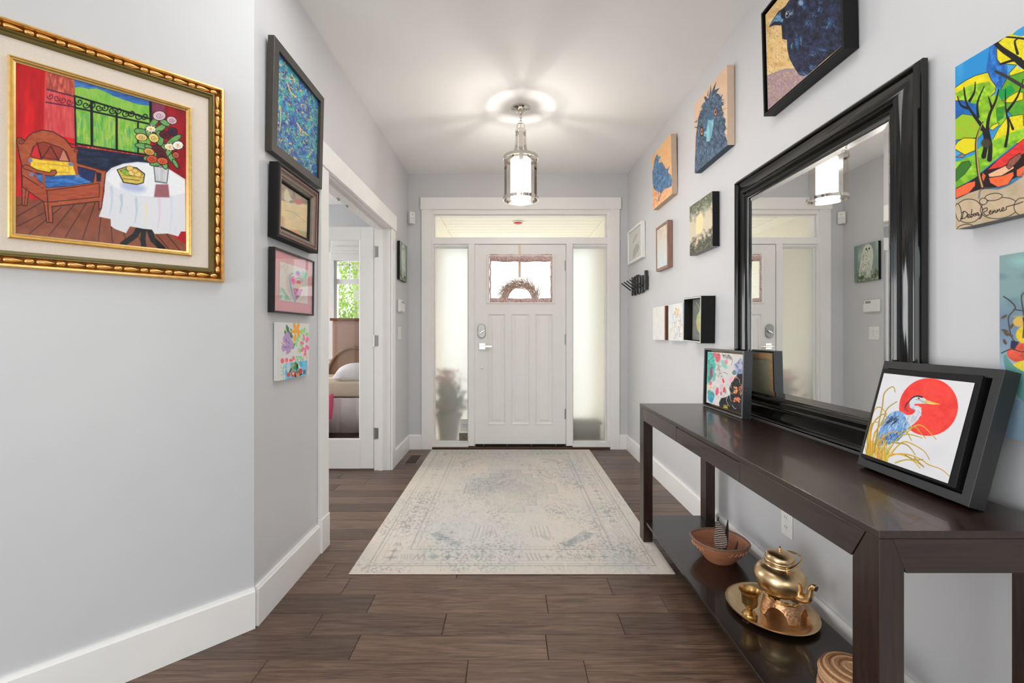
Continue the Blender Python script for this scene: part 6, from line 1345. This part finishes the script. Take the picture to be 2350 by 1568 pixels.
sn = thing('motion_sensor', 'white motion sensor high in the corner left of the front door', 'sensor', (XL + .030, YB - .028, 2.235), R(45))
b = MB(); b.box(-.032, .032, -.032, .012, 0, .118, .008, 3); b.build('body', M_white_pl, sn)
MB().box(-.024, .024, -.0345, -.030, .012, .062, .003).build('lens', mat('sensor_lens', (226, 226, 224), .25), sn)
MB().box(-.006, .006, -.0335, -.0315, .086, .092).build('indicator', M_satin, sn)

# ------------------------------------------------------------------ rug, floor register
rx0, rx1, ry0, ry1 = -.765, .795, 2.170, 4.490
rug = thing('area_rug', 'pale faded oriental rug running from the front door down the hallway', 'rug', ((rx0 + rx1) / 2, (ry0 + ry1) / 2, 0))
M_rug, nt, bs = nodes('faded_rug')
N, L = nt.nodes.new, nt.links.new
tcn = N('ShaderNodeTexCoord'); a = N('ShaderNodeAttribute'); a.attribute_name = 'paint'; L(a.outputs['Color'], bs.inputs['Base Color']); bs.inputs['Roughness'].default_value = .95; bs.inputs['Specular IOR Level'].default_value = .15
nz = N('ShaderNodeTexNoise'); nz.inputs['Scale'].default_value = 320; L(tcn.outputs['Object'], nz.inputs['Vector']); bp = N('ShaderNodeBump'); bp.inputs['Strength'].default_value = .5; bp.inputs['Distance'].default_value = .002; L(nz.outputs['Fac'], bp.inputs['Height']); L(bp.outputs[0], bs.inputs['Normal'])
W_, H_ = rx1 - rx0, ry1 - ry0
b = MB(); b.box(-W_ / 2, W_ / 2, -H_ / 2, H_ / 2, .0004, .0058, .002); b.build('backing', mat('rug_edge', (226, 216, 202), .95, var=.05), rug)
# painted in centimetres: x across, y from the door (0) towards the camera
A = Art(430, 560, ((0, 0), (156, 0), (156, 232), (0, 232)), (220, 211, 200), 71)
A.wash((208, 206, 200), .9, (40, 50)); A.wash((226, 214, 202), .9, (34, 40)); A.wash((198, 201, 199), .6, (22, 30), .6)
GY = [(140, 150, 148), (160, 164, 158), (176, 178, 170), (150, 156, 158)]
# border lines
for d_, w__, al in ((7, .8, .55), (9, .5, .4), (24, .8, .5), (27, .5, .4), (12, .4, .3)):
    A.line([(d_, d_), (156 - d_, d_), (156 - d_, 232 - d_), (d_, 232 - d_), (d_, d_)], w__, (150, 156, 150), alpha=al)
rs = A.rs
def motif(cx, cy, s_, al):
    t_ = rs.randint(4); c_ = GY[rs.randint(4)]
    if t_ == 0:
        for q in range(4): A.line([(cx - s_ + q * s_ * .6, cy - s_), (cx - s_ * .6 + q * s_ * .6, cy + s_)], .7, c_, alpha=al)
    elif t_ == 1: A.poly([(cx, cy - s_), (cx + s_, cy), (cx, cy + s_), (cx - s_, cy)], c_, alpha=al, blur=1.5)
    elif t_ == 2:
        A.line([(cx - s_, cy), (cx + s_, cy)], 1, c_, alpha=al); A.line([(cx, cy - s_), (cx, cy + s_)], 1, c_, alpha=al); A.ell(cx, cy, s_ * .5, s_ * .5, c_, alpha=al)
    else: A.line([(cx - s_, cy + s_), (cx - s_ * .5, cy - s_), (cx, cy + s_), (cx + s_ * .5, cy - s_), (cx + s_, cy + s_)], .9, c_, alpha=al)
for i in range(28):
    yy = 12 + i * 7.6
    for xx in (16, 140): motif(xx, yy, rs.uniform(1.8, 3.4), rs.uniform(.2, .55))
for i in range(18):
    xx = 16 + i * 7.3
    for yy in (16, 216): motif(xx, yy, rs.uniform(1.8, 3.6), rs.uniform(.25, .65))
for cx, cy, sx_, sy_ in ((36, 36, 1, 1), (120, 36, -1, 1), (36, 198, 1, -1), (120, 198, -1, -1)):
    al = .85 if cy > 100 else .4
    P = [(cx - 5 * sx_, cy + 9 * sy_), (cx + 1 * sx_, cy + 1 * sy_), (cx + 8 * sx_, cy - 5 * sy_), (cx + 13 * sx_, cy - 7 * sy_), (cx + 16 * sx_, cy - 3 * sy_), (cx + 9 * sx_, cy + 2 * sy_), (cx + 4 * sx_, cy + 8 * sy_), (cx, cy + 12 * sy_)]
    A.poly(P, (166, 171, 172), alpha=al * .7, var=.2, vs=(2, 2), blur=1.0); A.fur(P, 60, 2.2, 0, 5, [(140, 147, 150), (128, 136, 140), (206, 202, 194)], .5, .05, al * .8)
    A.poly([(cx - 8 * sx_, cy - 8 * sy_), (cx + 4 * sx_, cy - 9 * sy_), (cx - 8 * sx_, cy + 2 * sy_)], (214, 200, 184), alpha=.6)
    for q in range(5): A.line([(cx + (20 + q * 2.4) * sx_, cy + 4 * sy_), (cx + (21 + q * 2.4) * sx_, cy + 20 * sy_)], .6, (164, 168, 164), alpha=al * .6)
# stepped central medallion
for s_, c_ in ((34, (176, 180, 176)), (24, (196, 194, 186)), (15, (168, 174, 176)), (7, (206, 200, 188))):
    st = []
    for q in range(4):
        f_ = s_ * (1 - q / 4); e_ = s_ * 1.35 * (q + 1) / 4; st.append((f_, s_ * 1.35 * q / 4)); st.append((f_, e_))
    P = [(78 + x, 112 + y_) for x, y_ in st] + [(78 - x, 112 + y_) for x, y_ in st[::-1]] + [(78 - x, 112 - y_) for x, y_ in st] + [(78 + x, 112 - y_) for x, y_ in st[::-1]]
    A.poly(P, c_, alpha=.34, var=.06, vs=(4, 4)); A.line(P + [P[0]], .8, (156, 162, 162), alpha=.4)
for _ in range(70): motif(rs.uniform(34, 122), rs.uniform(34, 196), rs.uniform(1.2, 3), rs.uniform(.12, .4))
# worn pile: abrasion streaks along the weave
FULL = [(0, 0), (156, 0), (156, 232), (0, 232)]
A.fur(FULL, 700, 8, 90, 4, [(228, 218, 206), (224, 214, 202), (216, 207, 196)], 1.0, .05, .5)
A.fur(FULL, 900, 3.0, 90, 8, [(168, 172, 170), (150, 156, 156), (182, 184, 178)], .7, .05, .4)
A.fur(FULL, 700, 2.6, 0, 8, [(168, 172, 168), (152, 158, 156), (184, 186, 180)], .6, .05, .4)
n = A.noise(.9, 1.1, 8); n2 = A.noise(18, 26, 9)
A.put(A.all(), np.clip((n - .55) * 4, 0, 1) * np.clip((n2 - .35) * 2.2, 0, 1) * .5, (136, 143, 145)); A.put(A.all(), np.clip((A.noise(26, 34, 4) - .5) * 2.5, 0, 1) * .5, (224, 214, 200))
o = A.mesh('pile', rug, -W_ / 2 + .002, W_ / 2 - .002, 0, H_ - .004, 0, M_rug); o.rotation_euler = (R(-90), 0, 0); o.location = (0, -H_ / 2 + .002, .0062)
fr2 = thing('floor_register', 'bronze floor heating register left of the rug near the front door', 'vent', (-.871, 4.147, 0))
b = MB(); b.M = Matrix.Rotation(R(-90), 4, 'X') @ Matrix.Identity(4)
b = MB()
lo = [[(-.064 + i, -.157 + i, z_), (.064 - i, -.157 + i, z_), (.064 - i, .157 - i, z_), (-.064 + i, .157 - i, z_)] for i, z_ in ((0, .0006), (.002, .004), (.017, .005), (.018, .002), (.018, .0006))]
b.rings(lo, close=True, cap=False); b.build('rim', mat('bronze_rim', (120, 104, 94), .35, .5), fr2)
MB().box(-.046, .046, -.139, .139, .0006, .0012).build('duct', mat('duct_dark', (36, 26, 22), .7), fr2)
for i in range(13):
    yy = -.13 + i * .0216; b = MB(); b.box(-.046, .046, yy, yy + .012, .0013, .0036, .001); b.build('louvre', mat('bronze_louvre', (74, 56, 48), .4, .4), fr2)

# ------------------------------------------------------------------ on the front door: fabric window cover, ribbon, wreath outside, sticker
wc = thing('window_cover', 'pink lace-patterned fabric border around the front-door window', 'curtain', (.118, YD - .004, 1.455))
mlace, nt, bs = nodes('lace_print'); N, L = nt.nodes.new, nt.links.new
tcn = N('ShaderNodeTexCoord'); vo = N('ShaderNodeTexVoronoi'); vo.feature = 'DISTANCE_TO_EDGE'; vo.inputs['Scale'].default_value = 85; rp = N('ShaderNodeValToRGB')
rp.color_ramp.elements[0].color = lc((150, 84, 86)); rp.color_ramp.elements[1].color = lc((238, 214, 206)); rp.color_ramp.elements[0].position = .02; rp.color_ramp.elements[1].position = .13
nz = N('ShaderNodeTexNoise'); nz.inputs['Scale'].default_value = 30; mxv = N('ShaderNodeMixRGB'); mxv.inputs[0].default_value = .05
L(tcn.outputs['Object'], nz.inputs['Vector']); L(tcn.outputs['Object'], mxv.inputs[1]); L(nz.outputs['Color'], mxv.inputs[2]); L(mxv.outputs[0], vo.inputs['Vector']); L(vo.outputs['Distance'], rp.inputs[0]); L(rp.outputs[0], bs.inputs['Base Color']); bs.inputs['Roughness'].default_value = .9
def strip(x0, x1, z0, z1, name, sag=0.0):
    b = MB(); n_ = 26; F = [[], []]
    horiz = (x1 - x0) > (z1 - z0)
    rows = []
    for i in range(n_ + 1):
        t_ = i / n_; wv_ = .0035 * math.sin(t_ * 26) + .002 * math.sin(t_ * 61)
        if horiz: x = x0 + (x1 - x0) * t_; pts = [(x, -.002 + wv_ * .5, z0 + sag * 4 * t_ * (t_ - 1) + .003 * math.sin(t_ * 19)), (x, -.006 - wv_ * .5, (z0 + z1) / 2 + sag * 3 * t_ * (t_ - 1)), (x, -.003, z1 + sag * 4 * t_ * (t_ - 1) + .002 * math.sin(t_ * 23))]
        else: z = z0 + (z1 - z0) * t_; q = .003 * math.sin(t_ * 21); pts = [(x0 + q, -.002, z), ((x0 + x1) / 2 + q, -.006, z), (x1 + q * .6, -.003, z)]
        rows.append([b.v(p_) for p_ in pts])
    for r0, r1 in zip(rows, rows[1:]):
        for j in range(2): b.f([r0[j], r0[j + 1], r1[j + 1], r1[j]])
    o = b.build(name, mlace, wc, 60); md = o.modifiers.new('s', 'SOLIDIFY'); md.thickness = .002
strip(-.311, .311, .418, .490, 'top_band', .006); strip(-.311, .311, .0, .050, 'bottom_band', .004); strip(-.311, -.297, .03, .44, 'side_band'); strip(.297, .311, .03, .44, 'side_band')
b = MB(); b.ribbon([(.108, YD - .004, 1.90), (.108, YD - .004, 2.0405), (.108, YD - .0005, 2.0435), (.108, YD + .047, 2.0435), (.108, YD + .051, 2.038), (.108, YD + .056, 1.72)], (1, 0, 0), .024, .0015)
tag(b.build('ribbon', mat('peach_ribbon', (236, 212, 190), .6, var=.05)), 'peach ribbon over the top of the front door holding the wreath', 'ribbon')
wrt = thing('wreath', 'pink-brown twig wreath hanging outside on the front-door window', 'wreath', (.108, YD + .085, 1.50))
M_tw = mat('wreath_twig', (208, 164, 150), .8, var=.35, scale=40); M_tw2 = mat('wreath_sprig', (206, 178, 158), .8, var=.3, scale=40)
b = MB(); ra = random.Random(12)
for i in range(60):
    a0 = ra.uniform(0, 6.28); r_ = ra.uniform(.115, .175); z_ = ra.uniform(-.02, .02); l_ = ra.uniform(.5, 1.2)
    b.tube([(r_ * math.cos(a0 + l_ * t_), z_, r_ * math.sin(a0 + l_ * t_) + ra.uniform(-.004, .004)) for t_ in (0, .25, .5, .75, 1)], .0042, 4)
b.build('twig_ring', M_tw, wrt, fix=False)['kind'] = 'stuff'
b = MB()
for i in range(420):
    a0 = ra.uniform(-.2, 3.4) if i % 4 else ra.uniform(0, 6.28); r_ = ra.uniform(.12, .185); a1 = a0 + ra.uniform(.1, .9); r2 = r_ + ra.uniform(.02, .10)
    p0 = (r_ * math.cos(a0), ra.uniform(-.02, .02), r_ * math.sin(a0)); p2 = (r2 * math.cos(a1), p0[1] + ra.uniform(-.02, .02), r2 * math.sin(a1)); pm = tuple((p0[j] + p2[j]) / 2 + ra.uniform(-.006, .006) for j in range(3))
    b.tube([p0, pm, p2], [.0026, .0018, .0008], 3)
b.build('sprigs', M_tw2, wrt, fix=False)['kind'] = 'stuff'
st = thing('window_sticker', 'small two-part notice sticker at the lower right corner of the left sidelight', 'sticker', (-.452, YB + .060, .062))
MB().box(-.040, .046, 0, .002, .105, .225, .001).build('upper_card', mat('grey_card', (206, 208, 208), .5), st)
MB().box(-.052, .046, 0, .002, 0, .085, .001).build('lower_card', mat('olive_card', (112, 106, 88), .5), st)
MB().box(-.050, .046, 0, .0015, .085, .105).build('white_band', M_white_pl, st)
M_ink = mat('grey_ink', (140, 144, 146), .6)
b = MB(); b.tube([(-.018 + .006 * i, -.0008, .168 + .012 * math.sin(i * 2.4)) for i in range(9)], .0014, 4); b.box(-.014, .026, -.001, 0, .146, .149); b.build('printed_lines', M_ink, st)
b = MB(); b.tube([(-.020, -.0008, .030), (-.004, -.0008, .052), (.008, -.0008, .038), (-.006, -.0008, .030), (.022, -.0008, .030)], .0016, 4); b.build('printed_mark', mat('dark_ink', (60, 56, 46), .6), st)
import OpenImageIO as oiio, numpy as np, sys
b=oiio.ImageBuf('/workdir/render_main.png'); a=b.get_pixels(oiio.FLOAT)[:,:,:3]*255
s=a.shape[1]/2350
P=dict(ceil_front=(1000,100),ceil_mid=(1050,250),ceil_far=(1150,380),ceil_R=(1500,150),lwall_low=(650,1000),lwall_up=(830,350),ang_mid=(300,900),ang_low=(300,1250),ang_top=(250,80),rwall_far=(1500,850),rwall_mid=(1650,620),rwall_up=(1720,330),rwall_near=(2160,600),under=(2200,1450),under2=(1720,1100),back=(1050,430),door=(1200,640+80),doorlow=(1195,995),sideL=(1030,700),sideR=(1350,800),trans=(1100,525),rugfar=(1180,1080),rugnear=(1180,1290),base=(400,1430),floorC=(1200,1430),floorL=(600,1500),floorFar=(850,1100),tabletop=(1800,1080),shelf=(1800,1500),casing=(980,800),head=(1100,470))
for k,(x,y) in P.items():
    X,Y=int(x*s),int(y*s); print(k,a[max(Y-3,0):Y+4,max(X-3,0):X+4].mean((0,1)).round())
